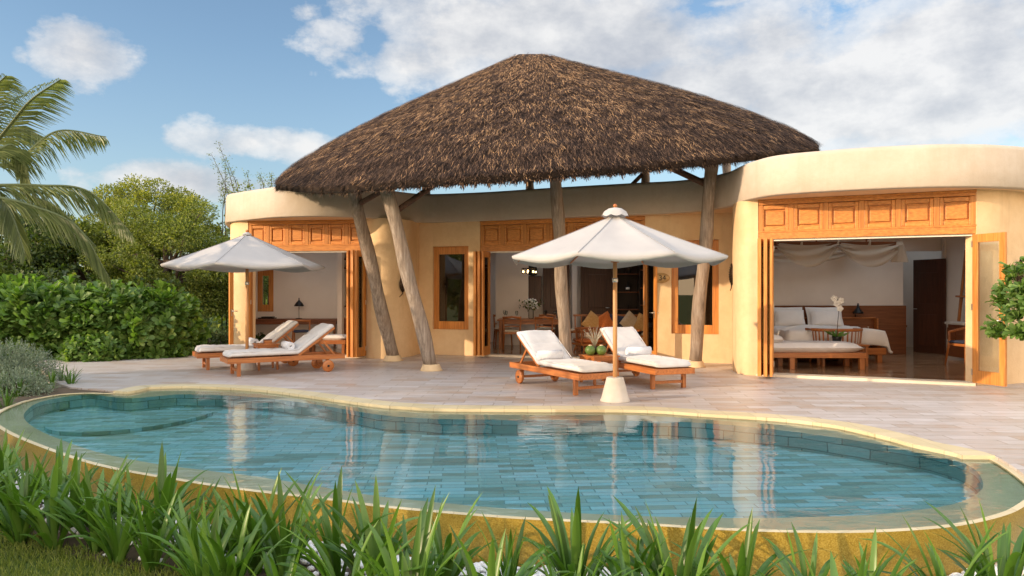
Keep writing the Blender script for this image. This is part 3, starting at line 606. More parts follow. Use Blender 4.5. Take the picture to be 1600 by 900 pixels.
# ------------------------------------------------------------------ thatched canopy
KO = (.4, 15.5, 0)
canopy = thing('thatched_canopy', KO, 0, 'big brown thatched roof on leaning weathered log poles over the terrace', 'canopy')
ev = [AT(432, 286, 15.6), AT(455, 292, 14.5), AT(520, 294, 13.5), AT(640, 285, 12.8), AT(760, 277.5, 12.5), AT(860, 270, 12.5), AT(960, 263, 12.6), AT(1060, 254.5, 12.8), AT(1150, 246, 13.2), AT(1230, 238, 13.8), AT(1279, 231, 14.8),
      Vector((5.9, 16.4, 4.75)), Vector((4.5, 17.8, 5.0)), Vector((2.5, 18.6, 5.1)), Vector((.4, 18.8, 5.1)), Vector((-1.8, 18.6, 4.9)), Vector((-3.6, 17.9, 4.6)), Vector((-4.8, 16.9, 4.2))]
EV = catmull(ev, 10, True); NE = len(EV); PK = Vector((.38, 16.0, 6.66))
EVn = np.array([tuple(p) for p in EV])
def roofpt(u, r):
    """u in [0,1) round the eave, r from 0 peak to 1 eave; arrays"""
    x = (u % 1) * NE; i = x.astype(int) % NE; f = (x - np.floor(x))[:, None]; E = EVn[i] * (1 - f) + EVn[(i + 1) % NE] * f; E = E + np.array([0, 0, .16])
    P = np.array(tuple(PK)); rr = r[:, None]; ridge = np.zeros((len(u), 3)); ridge[:, 0] = np.clip((E[:, 0] - P[0]) * .06, -.22, .3)
    p = P + ridge * (1 - rr) + (E - P) * rr
    b = .15 * np.sin(PI * np.clip(r, 0, 1) ** 1.4) - .10 * np.clip((r - .9) / .1, 0, 1) ** 2
    p[:, 2] += b; return p
M_ = 26; us = np.arange(NE) / NE; rs = np.linspace(0.002, 1, M_)
V = np.concatenate([roofpt(us, np.full(NE, r)) for r in rs]); nv = len(V)
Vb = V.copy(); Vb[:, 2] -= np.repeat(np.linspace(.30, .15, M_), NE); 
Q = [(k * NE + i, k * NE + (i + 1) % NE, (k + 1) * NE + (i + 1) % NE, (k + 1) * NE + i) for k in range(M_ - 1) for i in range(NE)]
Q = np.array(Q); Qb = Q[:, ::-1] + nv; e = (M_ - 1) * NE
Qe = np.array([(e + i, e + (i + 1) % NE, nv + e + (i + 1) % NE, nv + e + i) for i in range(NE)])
# strands
NS = 300000
u = RNG.random(NS); r = np.sqrt(RNG.random(NS)) * 1.0
P = roofpt(u, r); P2 = roofpt(u, np.minimum(r + .02, 1.02)); P3 = roofpt(u + .004, r)
D = unit(P2 - P); Tn = unit(P3 - P); Nn = np.cross(Tn, D); Nn = unit(np.where(Nn[:, 2:3] < 0, -Nn, Nn))
yaw = RNG.normal(size=(NS, 1)) * .34; lift = RNG.uniform(-.02, .26, (NS, 1))
Dd = unit(D + Tn * yaw + Nn * lift); S = unit(np.cross(Dd, Nn)); L = RNG.uniform(.05, .16, (NS, 1)); wd = RNG.uniform(.005, .012, (NS, 1))
P = P + Nn * RNG.uniform(-.02, .035, (NS, 1)) + Nn * (.012 * np.sin(r * 60 + 5 * np.sin(u * 31) + 3 * np.sin(u * 83 + r * 9)))[:, None]
Vs = np.stack([P - S * wd / 2, P + S * wd / 2, P + Dd * L + S * wd / 4 - Nn * L * .10, P + Dd * L - S * wd / 4 - Nn * L * .10], 1).reshape(-1, 3)
# ragged eave fringe
NF = 24000; u = RNG.random(NF); P = roofpt(u, np.full(NF, 1.0)); P[:, 2] -= RNG.uniform(.0, .15, NF); Pi = roofpt(u, np.full(NF, .97)); D = unit(P - Pi); D[:, 2] = 0; D = unit(D)
Dd = unit(D * RNG.uniform(.0, .9, (NF, 1)) + np.array([0, 0, -1.0]) + RNG.normal(size=(NF, 3)) * .3); Tn = unit(np.cross(D, np.array([0, 0, 1.0]))); L = RNG.uniform(.02, .08, (NF, 1)) * (1 + .8 * np.sin(u * 300)[:, None] ** 8)
P = P - D * .03; wd = RNG.uniform(.010, .022, (NF, 1))
Vf = np.stack([P - Tn * wd / 2, P + Tn * wd / 2, P + Dd * L + Tn * wd / 4, P + Dd * L - Tn * wd / 4], 1).reshape(-1, 3)
Qs = (np.arange(NS + NF)[:, None] * 4 + np.arange(4)[None, :])
thatch = np_mesh('thatch', np.concatenate([Vs, Vf]), Qs, thatch_m, canopy, off=KO)
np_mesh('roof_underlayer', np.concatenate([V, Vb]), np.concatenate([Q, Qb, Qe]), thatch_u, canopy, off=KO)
poles = [(AT(614, 563, 15.9), AT(551, 292, 14.9), .15, 1), (AT(674, 578, 13.95), AT(603, 290, 13.6), .145, 1), (Vector((1.10, 15.0, 0)), AT(868, 268, 14.6), .14, 1), (Vector((3.62, 14.6, 0)), AT(1114, 244, 14.2), .14, 1)]
def polem(a, b, r, ext=.35, foot=True):
    a = Vector(a); b = Vector(b); d = (b - a).normalized(); b = b + d * ext; m = MB(); n = 14
    side = d.cross(Vector((0, 1, 0))).normalized()
    pts = [a.lerp(b, i / n) + side * .012 * math.sin(i * .9 + a.x * 3) for i in range(n + 1)]
    m.tube(pts, [r * (.92 + .06 * math.sin(i * 1.3 + a.x) + .05 * (1 - i / n)) * .94 for i in range(n + 1)], 16, wob=.03)
    m.build('pole', pole_m, canopy, KO)
    if foot:
        m = MB(); m.lathe([(.22, 0), (.20, .02), (.17, .10), (.155, .12), (.14, .12)], (a.x, a.y, 0), 24); m.build('pole_footing', footing_m, canopy, KO)
for a, b, r, f in poles: a = Vector((a.x, a.y, .06)); polem(a, b, r)
for (px, py) in ((667, 300), (830, 295), (1006, 282), (1133, 266)):
    a = AT(px, py, 18.2); a.z = 3.3; polem(a, Vector((a.x - .05 * (1 if px < 900 else -1) * 1, 18.2, 4.75)), .115, .1, False)
def brace(a, b, r=.055):
    m = MB(); m.tube([Vector(a), Vector(b)], r, 10); m.build('brace', brace_m, canopy, KO)
brace(AT(622, 328, 13.7), AT(694, 278, 14.1)); brace(AT(564, 317, 14.9), AT(606, 293, 14.2)); brace(AT(1108, 290, 14.3), AT(1018, 248, 15.2), .065); brace(AT(1110, 262, 14.4), AT(1060, 244, 15.4)); brace(AT(1136, 252, 18), AT(1085, 240, 17.5)); brace(AT(1006, 268, 18.2), AT(978, 252, 18.0), .05); brace(AT(1006, 270, 18.2), AT(988, 288, 18.1), .05)
brace(AT(668, 290, 18.2), AT(705, 275, 18.0), .05)

# ------------------------------------------------------------------ patio umbrellas
def umbrella(loc, n, rot, Rr, zr, za, cap, label, bz):
    t = thing('patio_umbrella', loc, 0, label, 'umbrella'); K = 10; m = MB(); S_ = 8; vs = []
    tot = n * S_
    for k in range(K + 1):
        r = k / K
        for i in range(tot):
            a = rot + 2 * PI * i / tot; ph = (i % S_) / S_; flat = math.cos(PI / n) / math.cos((ph - .5) * 2 * PI / n); flat = flat + (1 - flat) * .10
            rad = Rr * r * flat; sag = math.sin(PI * ph) ** 1
            rad -= r * r * .05 * sag
            z = za + (zr - za) * (r ** .93) + .0 - .035 * sag * math.sin(PI * min(r, 1)) * 1.2 - .04 * sag * r ** 6 - (.0 if ph else 0)
            vs.append((rad * math.cos(a), rad * math.sin(a), z))
    base = len(vs)
    # hem: short valance turned down
    for i in range(tot):
        x, y, z = vs[K * tot + i]; ph = (i % S_) / S_; vs.append((x * .99, y * .99, z - .035 - .03 * math.sin(PI * ph)))
    fs = [(k * tot + i, (k + 1) * tot + i, (k + 1) * tot + (i + 1) % tot, k * tot + (i + 1) % tot) for k in range(K + 1) for i in range(tot)]
    m.add(vs, fs, 0, True); cpy = m.build('canopy', cream_c, t)
    sdm = cpy.modifiers.new('cloth', 'SOLIDIFY'); sdm.thickness = .004
    for i in range(n):
        a = rot + 2 * PI * i / n; c, s = math.cos(a), math.sin(a); m = MB()
        m.tube([(Rr * r_ * c, Rr * r_ * s, za + (zr - za) * (r_ ** .93) - .032) for r_ in (.04, .2, .4, .6, .8, .97)], .012, 6); m.build('rib', lwood, t)
        m = MB(); q = .5; m.bar((.04 * c, .04 * s, zr - .02), (Rr * q * c, Rr * q * s, za + (zr - za) * q - .05), .02, .025); m.build('strut', lwood, t)
    m = MB()
    for i in range(n):     # stitched seams over the ribs
        a = rot + 2 * PI * i / n; c, s = math.cos(a), math.sin(a); m.tube([(Rr * r_ * c, Rr * r_ * s, za + (zr - za) * (r_ ** .93) + .002) for r_ in (.08, .2, .3, .4, .5, .6, .7, .8, .9, .99)], .005, 6)
    m.build_each('seam', seam_c, t)
    if cap:
        m = MB(); vs = []; tt = n * 6
        for k in range(4):
            for i in range(tt):
                a = rot + 2 * PI * i / tt; r = (.02, .09, .15, .185)[k]; z = (za + .09, za + .075, za + .035, za - .015 - .022 * abs(math.sin(i * n * PI / tt)))[k]; vs.append((r * math.cos(a), r * math.sin(a), z))
        m.add(vs, [(k * tt + i, (k + 1) * tt + i, (k + 1) * tt + (i + 1) % tt, k * tt + (i + 1) % tt) for k in range(3) for i in range(tt)], 0, True); m.build('vent_cap', cream_c, t)
    else:
        m = MB(); m.lathe([(.085, -.045), (.08, -.02), (.03, .012), (.01, .015)], (0, 0, za + .01), 16); m.build('vent_cap', cream_c, t)
    m = MB(); m.ball((0, 0, za + (.115 if cap else .045)), .028); m.build('finial', lwood, t)
    m = MB(); m.tube([(0, 0, .2), (0, 0, 1.0), (0, 0, za)], [.030, .030, .028], 16); m.build('pole', wood_pole, t)
    m = MB(); m.lathe([(.05, 0), (.075, .03), (.08, .05), (.045, .055), (.04, .10), (.033, .10)], (0, 0, zr - .06), 16); m.build('hub', lwood, t)
    m = MB(); m.lathe([(.034, 0), (.040, .01), (.040, .05), (.034, .06)], (0, 0, 1.62), 16); m.build('collar', steel, t)
    m = MB(); m.lathe([(bz[0], 0), (bz[0], .02), (bz[0] * .93, .05), (bz[1] * 1.05, bz[2] - .03), (bz[1], bz[2]), (.035, bz[2])], (0, 0, 0), 32); m.build('base', concrete, t, bevel=.008)
    return t
wood_pole = wood('umbrella_pole_wood', (.42, .20, .08), (.62, .34, .15), 'z', .4)
umbrella((*G(961, 627), .0), 8, R(20), 1.50, 1.95, 2.55, True, 'near off-white parasol with scalloped vent cap on conical stone base at the pool edge', (.20, .115, .33))
umbrella((*G(386, 578), .0), 6, R(-90), 1.50, 1.985, 2.60, False, 'farther off-white parasol between the two left loungers, dark hub under canopy', (.17, .14, .22))

# ------------------------------------------------------------------ sun loungers
def lounger(label, x, y, yaw, ang, group='sun loungers round the two parasols'):
    t = thing('sun_lounger', (x, y, 0), yaw, label, 'sun lounger', group); Ln, Wd = 2.1, .70; hx = Ln / 2; hw = Wd / 2; zt = .325
    m = MB()
    for s in (-1, 1): m.box((0, s * (hw - .02), zt - .045), (Ln, .04, .09))
    for x_ in (-hx + .021, hx - .021): m.box((x_, 0, zt - .046), (.042, Wd - .082, .085))
    for i in range(11): m.box((-hx + .10 + i * .105, 0, zt - .018), (.07, Wd - .082, .02))
    m.build('frame', lwood, t, bevel=.005)
    for s in (-1, 1):
        m = MB(); m.box((-hx + .20, s * (hw - .075), .12), (.06, .06, .238)); m.build('leg', lwood_z, t, bevel=.005)
        m = MB(); m.box((hx - .32, s * (hw - .065), .15), (.055, .045, .18)); m.build('leg', lwood_z, t, bevel=.005)
        m = MB(); M2 = Matrix.Rotation(R(90), 4, 'X'); m.lathe([(.02, -.022), (.105, -.022), (.11, -.015), (.11, .015), (.105, .022), (.02, .022)], (hx - .32, s * (hw - .015), .11), 28, M=M2)
        w = m.build('wheel', lwood, t)
        m = MB(); m.lathe([(.022, -.03), (.022, .03)], (hx - .32, s * (hw - .015), .11), 12, M=M2); m.build('axle_cap', black, w)
    m = MB(); m.box((-hx + .20, 0, .10), (.03, Wd - .20, .045)); m.build('stretcher', lwood, t, bevel=.004)
    m = MB(); m.box((hx - .32, 0, .11), (.03, Wd - .16, .04)); m.build('stretcher', lwood, t, bevel=.004)
    bx = hx - .86; c, s_ = math.cos(ang), math.sin(ang); BL = .84
    m = MB()
    for s in (-1, 1): m.bar((bx, s * (hw - .075), zt), (bx + BL * c, s * (hw - .075), zt + BL * s_), .035, .045)
    for i in range(8):
        q = .06 + i * .108; m.bar((bx + q * c, -hw + .09, zt + q * s_), (bx + q * c, hw - .09, zt + q * s_), .06, .018, up=Vector((-s_, 0, c)))
    m.build('backrest', lwood, t, bevel=.004)
    m = MB()
    for s in (-1, 1): m.bar((bx + .52 * c, s * (hw - .12), zt + .52 * s_), (bx + .72, s * (hw - .12), zt - .05), .025, .035)
    m.build_each('back_prop', lwood, t, bevel=.003)
    # padded mattress following the fold
    th = .105; pathp = []; NL = 46; L1 = bx + hx - .02; L2 = BL + .02
    for i in range(NL + 1):
        q = (L1 + L2) * i / NL
        if q < L1: px, pz, aa = -hx + .02 + q, zt + .012, 0
        else: px, pz, aa = bx + (q - L1) * c, zt + .012 + (q - L1) * s_, ang
        k = min(max((q - L1 + .08) / .16, 0), 1); aa = ang * k; pathp.append((px, pz, aa, q))
    m = MB(); vs = []; K = 20
    for i, (px, pz, aa, q) in enumerate(pathp):
        e = min(q, L1 + L2 - q) / .06; en = min(1, e) ** .5 if e < 1 else 1; en = max(en, .05)
        tuft = 1 - .20 * max(0, math.cos(2 * PI * q / .42)) ** 14
        tt = th * tuft * (.35 + .65 * en); ww = (Wd - .05) * (.97 + .03 * en)
        for k in range(K):
            a = 2 * PI * k / K; ca, sa = math.cos(a), math.sin(a); yy = ww / 2 * abs(ca) ** .35 * (1 if ca > 0 else -1); zz = tt / 2 * abs(sa) ** .55 * (1 if sa > 0 else -1)
            if sa > 0: zz += .012 * math.sin(q * 9 + yy * 11 + x * 3) * (1 - abs(ca)) + .006 * math.sin(q * 23 - yy * 17 + y) + .008 * math.sin(q * 5 + yy * 25)
            h = tt / 2 + zz; vs.append((px - math.sin(aa) * h, yy, pz + math.cos(aa) * h))
    fs = [(i * K + k, i * K + (k + 1) % K, (i + 1) * K + (k + 1) % K, (i + 1) * K + k) for i in range(NL) for k in range(K)] + [tuple(reversed(range(K))), tuple(range(NL * K, NL * K + K))]
    m.add(vs, fs, 0, True); ms = m.build('mattress', cush, t); sb = ms.modifiers.new('sub', 'SUBSURF'); sb.levels = 1; sb.render_levels = 1
    m = MB()
    for s in (-1, 1): m.tube([(px - math.sin(aa) * th * .9, s * (Wd / 2 - .035), pz + math.cos(aa) * th * .86) for (px, pz, aa, q) in pathp[1:-1:3]], .006, 6)
    m.build_each('piping', cush, ms)
    return t, bx, zt + th
def towelroll(label, x, y, z, rz, L=.42, r=.065):
    t = thing('rolled_towel', (x, y, z), rz, label, 'towel', 'rolled towels on the loungers'); m = MB(); M2 = Matrix.Rotation(R(90), 4, 'Y'); n = 20
    pts = []
    turns = 3.2; K = 90; vs = []
    for i in range(K + 1):
        a = turns * 2 * PI * i / K; rr = r * (.18 + .82 * i / K)
        for s, xx in ((-1, -L / 2), (1, L / 2)): vs.append((xx + .004 * math.sin(a * 2) * s, rr * math.cos(a), rr * math.sin(a) + r))
    m.add(vs, [(2 * i, 2 * i + 1, 2 * i + 3, 2 * i + 2) for i in range(K)], 0, True)
    o = m.build('towel_cloth_roll', towel, t); sd_ = o.modifiers.new('th', 'SOLIDIFY'); sd_.thickness = .014; return t
Ls = [('lounger on the pool side of the near parasol, backrest to the left, towel on it', .76, 11.48, 118, 33), ('lounger behind the near parasol nearest the numbered door, foot end towards the pool', 2.12, 12.16, 110, 35),
      ('front lounger of the left pair, nearer the pool, wheels at right', -4.22, 13.60, 32, 36), ('rear lounger of the left pair, half hidden behind the parasol pole', -5.18, 14.65, 30, 38)]
tl = [('rolled white towel on the lounger left of the near parasol pole', .0, .12), ('rolled white towel behind and right of the near parasol pole', .02, -.05), ('rolled white towel on the front lounger of the left pair', -.05, .0), ('rolled white towel on the rear left lounger beside the parasol pole', -.1, 0)]
for (lab, x, y, yaw, an), (tlab, dx, dy) in zip(Ls, tl):
    t, bx, zt = lounger(lab, x, y, R(yaw), R(an)); c, s = math.cos(R(yaw)), math.sin(R(yaw)); lx = bx - .06 + dx
    towelroll(tlab, x + lx * c - dy * s, y + lx * s + dy * c, zt + .005, R(yaw + 90))
def sidetable(x, y, rz, s, h, label):
    t = thing('side_table', (x, y, 0), rz, label, 'side table'); m = MB()
    for i in range(5): m.box(((i - 2) * s / 5, 0, h - .012), (s / 5 - .006, s, .024))
    m.build('table_top', lwood, t, bevel=.003)
    m = MB()
    for a in (-1, 1): m.box((0, a * (s / 2 - .035), h - .05), (s - .08, .022, .05)); m.box((a * (s / 2 - .035), 0, h - .051), (.022, s - .094, .048))
    m.build('apron', lwood, t, bevel=.003)
    for a in (-1, 1):
        for b in (-1, 1): m = MB(); m.box((a * (s / 2 - .04), b * (s / 2 - .04), (h - .026) / 2), (.04, .04, h - .028)); m.build('leg', lwood_z, t, bevel=.004)
    return t
sidetable(1.42, 12.02, R(25), .50, .46, 'square wooden side table with coconuts between the right loungers')
sidetable(-4.72, 14.12, R(32), .42, .50, 'square wooden side table between the two left loungers')
tb = thing('wooden_box', (-4.68, 14.10, .50), R(32), 'small lidded wooden box on the left side table', 'box'); m = MB(); m.box((0, 0, .03), (.14, .10, .06)); m.build('box_body', lwood, tb, bevel=.004); m = MB(); m.box((0, 0, .069), (.15, .11, .016)); m.build('lid', dwood, tb, bevel=.003)
for i, (dx, lab) in enumerate(((-.09, 'left green coconut on the side table'), (.09, 'right green coconut on the side table, touching the parasol pole in view'))):
    t = thing('coconut', (1.36 + dx, 11.95, .46), 0, lab, 'coconut', 'green coconuts on the side table'); m = MB(); m.ball((0, 0, .08), (.085, .085, .082), 20); m.build('husk', coconut, t); m = MB(); m.lathe([(.03, 0), (.028, .012), (.01, .016)], (0, 0, .155), 12); m.build('cut_top', sand_c, t)
t = thing('twig_arrangement', (1.36, 12.10, .46), 0, 'spray of thin dry twigs in a small pot behind the coconuts', 'plant'); m = MB(); m.lathe([(.045, 0), (.06, .08), (.05, .12), (.035, .12)], (0, 0, 0), 16); m.build('pot', bronze, t); m = MB()
for i in range(26):
    a = random.uniform(0, 2 * PI); q = random.uniform(.05, .2); h = random.uniform(.22, .38); m.tube([(0, 0, .1), (q * .4 * math.cos(a), q * .4 * math.sin(a), .1 + h * .6), (q * math.cos(a), q * math.sin(a), .1 + h)], [.004, .003, .002], 5)
m.build('twig', simple('dry_twig', (.35, .32, .24), (.5, .46, .36), 10), t)

# ------------------------------------------------------------------ wall fittings
def tiny(name, mb, mat, parent, **k): return mb.build(name, mat, parent, **k)
sgp = onpx(B1, (4.56, 15.235), 1032); sx_, sy_ = lerp2(B1, (4.56, 15.235), sgp); wang = math.atan2(15.235 - B1[1], 4.56 - B1[0])
t = thing('number_sign', (sx_, sy_ - .02, 1.78), wang, 'oval engraved number sign on the wall beside the middle doors', 'sign')
m = MB(); m.lathe([(.01, -.012), (.18, -.012), (.19, 0), (.18, .012), (.01, .012)], (0, 0, 0), 36, M=Matrix.Diagonal((1, 1, .56, 1)) @ Matrix.Rotation(R(90), 4, 'X')); m.build('plaque', gold_s, t)
m = MB(); m.lathe([(.155, -.014), (.165, -.014), (.165, -.010), (.155, -.010)], (0, -.004, 0), 36, M=Matrix.Diagonal((1, 1, .52, 1)) @ Matrix.Rotation(R(90), 4, 'X')); m.build('plaque_ring', bronze, t)
def text(s, size, parent, loc, mat, name='lettering'):
    cu = bpy.data.curves.new(name, 'FONT'); cu.body = s; cu.size = size; cu.extrude = .004; cu.align_x = 'CENTER'; cu.align_y = 'CENTER'; cu.resolution_u = 4
    tmp = bpy.data.objects.new('tmp', cu); col.objects.link(tmp); bpy.context.view_layer.update(); me = bpy.data.meshes.new_from_object(tmp.evaluated_get(bpy.context.evaluated_depsgraph_get())); bpy.data.objects.remove(tmp)
    me.materials.clear(); me.materials.append(mat); o = bpy.data.objects.new(name, me); col.objects.link(o); o.parent = parent; o.location = loc; o.rotation_euler = (R(90), 0, 0); return o
text('134', .155, t, (0, -.019, .0), black)
def leaf_sconce(x, y, z, rz, label, s=.5):
    t = thing('leaf_wall_lamp', (x, y, z), rz, label, 'wall lamp'); m = MB(); n = 10; vs = []
    for i in range(n + 1):
        u = i / n; w = .42 * math.sin(PI * u ** .8) * s * .55 + .004; b = .10 * math.sin(PI * u) * s
        for j in (-1, -.5, 0, .5, 1): vs.append((j * w, -.05 - b + abs(j) * b * .7, (u - .5) * s))
    m.add(vs, [(i * 5 + j, i * 5 + j + 1, (i + 1) * 5 + j + 1, (i + 1) * 5 + j) for i in range(n) for j in range(4)], 0, True); o = m.build('metal_leaf', bronze, t); sd2 = o.modifiers.new('t', 'SOLIDIFY'); sd2.thickness = .008
    m = MB()
    for i in range(1, 9):
        u = i / 9; w = .42 * math.sin(PI * u ** .8) * s * .5
        for j in (-1, 1): m.tube([(0, -.062 - .10 * math.sin(PI * u) * s, (u - .5) * s), (j * w, -.056 - .04 * s, (u - .43) * s)], .005, 5)
    m.tube([(0, -.06 - .1 * s * math.sin(PI * max(0, k / 8)), (k / 8 - .5) * s) for k in range(9)], .008, 6); m.build('leaf_vein', bronze, t)
    m = MB(); m.tube([(0, -.06, -.5 * s), (-.03, -.05, -.62 * s), (-.09, -.04, -.74 * s)], [.012, .01, .007], 8); m.tube([(0, 0, 0), (0, -.09, 0)], .02, 8); m.build('stem', bronze, t)
leaf_sconce(8.22, 11.98, 1.78, R(28), 'dark metal leaf lamp on the bright wall at the right edge behind the shrub', .50)
leaf_sconce(-2.50, 16.62, 1.68, R(48), 'dark metal leaf lamp on the rounded pillar behind the front leaning pole', .42)
leaf_sconce(4.26, 14.1, 1.82, R(-80), 'dark metal leaf lamp seen edge-on at the side of the tall right pillar', .42)

# ------------------------------------------------------------------ furniture inside
def legs4(t, sx, sy, h, w, mat, z0=0.0, taper=1.0, name='leg'):
    for a in (-1, 1):
        for b in (-1, 1): m = MB(); m.box((a * sx, b * sy, z0 + h / 2), (w, w, h)); m.build(name, mat, t, bevel=.004)
def slat_chair(x, y, rz, label, w=.8, seatm=navy, group=None):
    t = thing('slatted_armchair', (x, y, .022), rz, label, 'armchair', group); m = MB(); m.box((0, 0, .20), (w, .62, .05)); m.build('seat_frame', lwood, t, bevel=.005)
    m = MB(); m.pillow((0, -.02, .27), (w - .08, .56, .12)); m.build('seat_cushion', seatm, t)
    for a in (-1, 1):
        for b in (-1, 1): m = MB(); m.tube([(a * (w / 2 - .10), b * .22, .19), (a * (w / 2 - .04), b * .27, 0)], [.026, .018], 8); m.build('leg', lwood_z, t)
    cur = [(w / 2 * math.cos(a) * 1.02, .30 * math.sin(a) ** 1 - .02, 0) for a in [PI * i / 16 for i in range(17)]]
    m = MB(); m.tube([(p[0] * 1.05, p[1] * 1.08, .57) for p in cur], .026, 8); m.build('top_rail', lwood, t)
    m = MB()
    for i in range(1, 16): p = cur[i]; m.bar((p[0] * .97, p[1], .23), (p[0] * 1.05, p[1] * 1.08, .56), .028, .014)
    m.build('back_slats', lwood_z, t)
    m = MB()
    for s in (-1, 1): m.bar((s * w / 2 * 1.05, -.30, .57), (s * w / 2 * 1.05, .02, .57), .05, .03); m.bar((s * w / 2, -.27, .2), (s * w / 2 * 1.05, -.28, .56), .035, .035)
    m.build_each('armrest', lwood, t, bevel=.004); return t
# right bedroom
BX = 6.72
t = thing('bed', (BX, 16.2, .022), 0, 'wide double bed with white duvet and timber base in the right bedroom', 'bed')
m = MB(); m.box((0, -.02, .24), (1.96, 2.08, .14)); m.build('bed_frame', lwood, t, bevel=.01)
for a in (-1, 1):
    for b in (-1, 1): m = MB(); m.box((a * .88, b * .93 - .02, .085), (.10, .10, .17)); m.build('leg', lwood_z, t, bevel=.005)
m = MB(); vs = []; nx, ny = 40, 30
for j in range(ny + 1):
    for i in range(nx + 1):
        u = -1.16 + 2.32 * i / nx; w = -1.16 + 2.0 * j / ny; sx = min(1.0, abs(u)) * (1 if u > 0 else -1); ov = max(0, abs(u) - 1.0); ovf = max(0, -w - 1.0)
        z = .66 - 2.0 * ov - 1.9 * ovf + .02 * math.sin(u * 7 + w * 3) + .012 * math.sin(w * 15 + u * 4) + (.03 * (1 - u * u))
        if ov > 0 or ovf > 0: z = max(z, .24)
        vs.append((sx * 1.0 + (u - sx) * .45 + .02 * math.sin(w * 9) * (ov > 0), max(w, -1.0) * 1.0 - ovf * .4 - .04 + .02 * math.sin(u * 9) * (ovf > 0), z))
m.add(vs, [(j * (nx + 1) + i, j * (nx + 1) + i + 1, (j + 1) * (nx + 1) + i + 1, (j + 1) * (nx + 1) + i) for j in range(ny) for i in range(nx)], 0, True); o = m.build('duvet', linen, t); sd2 = o.modifiers.new('t', 'SOLIDIFY'); sd2.thickness = .05
m = MB(); m.pillow((0, .0, .47), (1.92, 2.0, .26), power=.2); m.build('mattress', linen, t)
for i, (dx, dy, lab) in enumerate(((-.45, .0, 'left back pillow on the bed'), (.45, .0, 'right back pillow on the bed'), (-.42, -.16, 'left front pillow on the bed'), (.42, -.16, 'right front pillow on the bed'))):
    p = thing('pillow', (BX + .05 + dx, 17.0 + dy, .90 - (.02 if i > 1 else 0)), 0, lab, 'pillow', 'pillows on the bed'); m = MB(); m.pillow((0, 0, 0), (.84 if i < 2 else .70, .50 if i < 2 else .40, .20), M=Matrix.Rotation(R(68), 4, 'X')); m.build('pillow_cover', linen, p)
t = thing('headboard_wall', (7.1, 17.25, .022), 0, 'wide brown timber headboard panel behind the bed with bedside box', 'headboard')
m = MB(); m.box((.0, .04, .57), (4.3, .05, 1.14)); m.build('back_panel', hwood, t, bevel=.004)
m = MB(); m.box((-.30, -.04, .44), (3.3, .07, .80)); m.build('front_panel', hwood, t, bevel=.004)
m = MB(); m.box((-.30, -.05, .855), (3.34, .12, .03)); m.box((1.36, -.10, .43), (.035, .26, .85)); m.build('edge_trim', lwood, t, bevel=.004)
m = MB(); m.box((1.10, -.22, .435), (.44, .36, .03)); m.box((1.10, -.22, .17), (.44, .36, .03)); m.box((.885, -.22, .30), (.03, .36, .26)); m.box((1.305, -.22, .22), (.03, .36, .44)); m.build('bedside_shelf', lwood, t, bevel=.003)
def lamp(x, y, z, label, stem=.35, rz=0):
    t = thing('table_lamp', (x, y, z), rz, label, 'lamp'); m = MB(); m.lathe([(.09, 0), (.09, .012), (.02, .018)], (0, 0, 0), 20); m.build('lamp_base', black, t)
    m = MB(); m.tube([(0, 0, .01), (0, 0, stem)], .007, 8); m.build('stem', black, t)
    m = MB(); m.lathe([(.13, 0), (.12, .03), (.07, .10), (.03, .14), (.015, .17), (.012, .22)], (0, 0, stem - .03), 20); m.build('lamp_shade', black, t)
t = thing('reading_lamp', (8.05, 17.12, .92), 0, 'black reading lamp on the headboard right of the pillows', 'lamp'); m = MB(); m.lathe([(.12, 0), (.11, .04), (.05, .10), (.03, .16), (.012, .24)], (0, 0, .06), 18); m.build('lamp_shade', black, t); m = MB(); m.tube([(0, .12, .1), (0, .05, .22), (0, 0, .28)], .01, 8); m.tube([(0, .12, -.35), (0, .12, .12)], .008, 8); m.build('arm', black, t)
t = thing('reading_lamp', (5.30, 17.1, .94), 0, 'black reading lamp at the left end of the headboard beside the folded doors', 'lamp'); m = MB(); m.lathe([(.12, 0), (.11, .04), (.05, .10), (.03, .16), (.012, .24)], (0, 0, .0), 18); m.build('lamp_shade', black, t); m = MB(); m.tube([(0, .12, .1), (0, .05, .18), (0, 0, .22)], .01, 8); m.build('arm', black, t)
t = thing('small_vase', (8.22, 16.98, .475), 0, 'small pale bottle vase on the bedside shelf', 'vase'); m = MB(); m.lathe([(.03, 0), (.035, .02), (.03, .10), (.012, .13), (.012, .2), (.018, .21)], (0, 0, 0), 16); m.build('bottle', concrete, t)
t = thing('bedside_clock', (8.02, 16.98, .475), 0, 'small brass clock on the bedside shelf left of the vase', 'clock'); m = MB(); m.lathe([(.03, 0), (.01, .02), (.01, .08), (.03, .10), (.0, .11)], (0, 0, 0), 14); m.build('stand', gold_s, t)
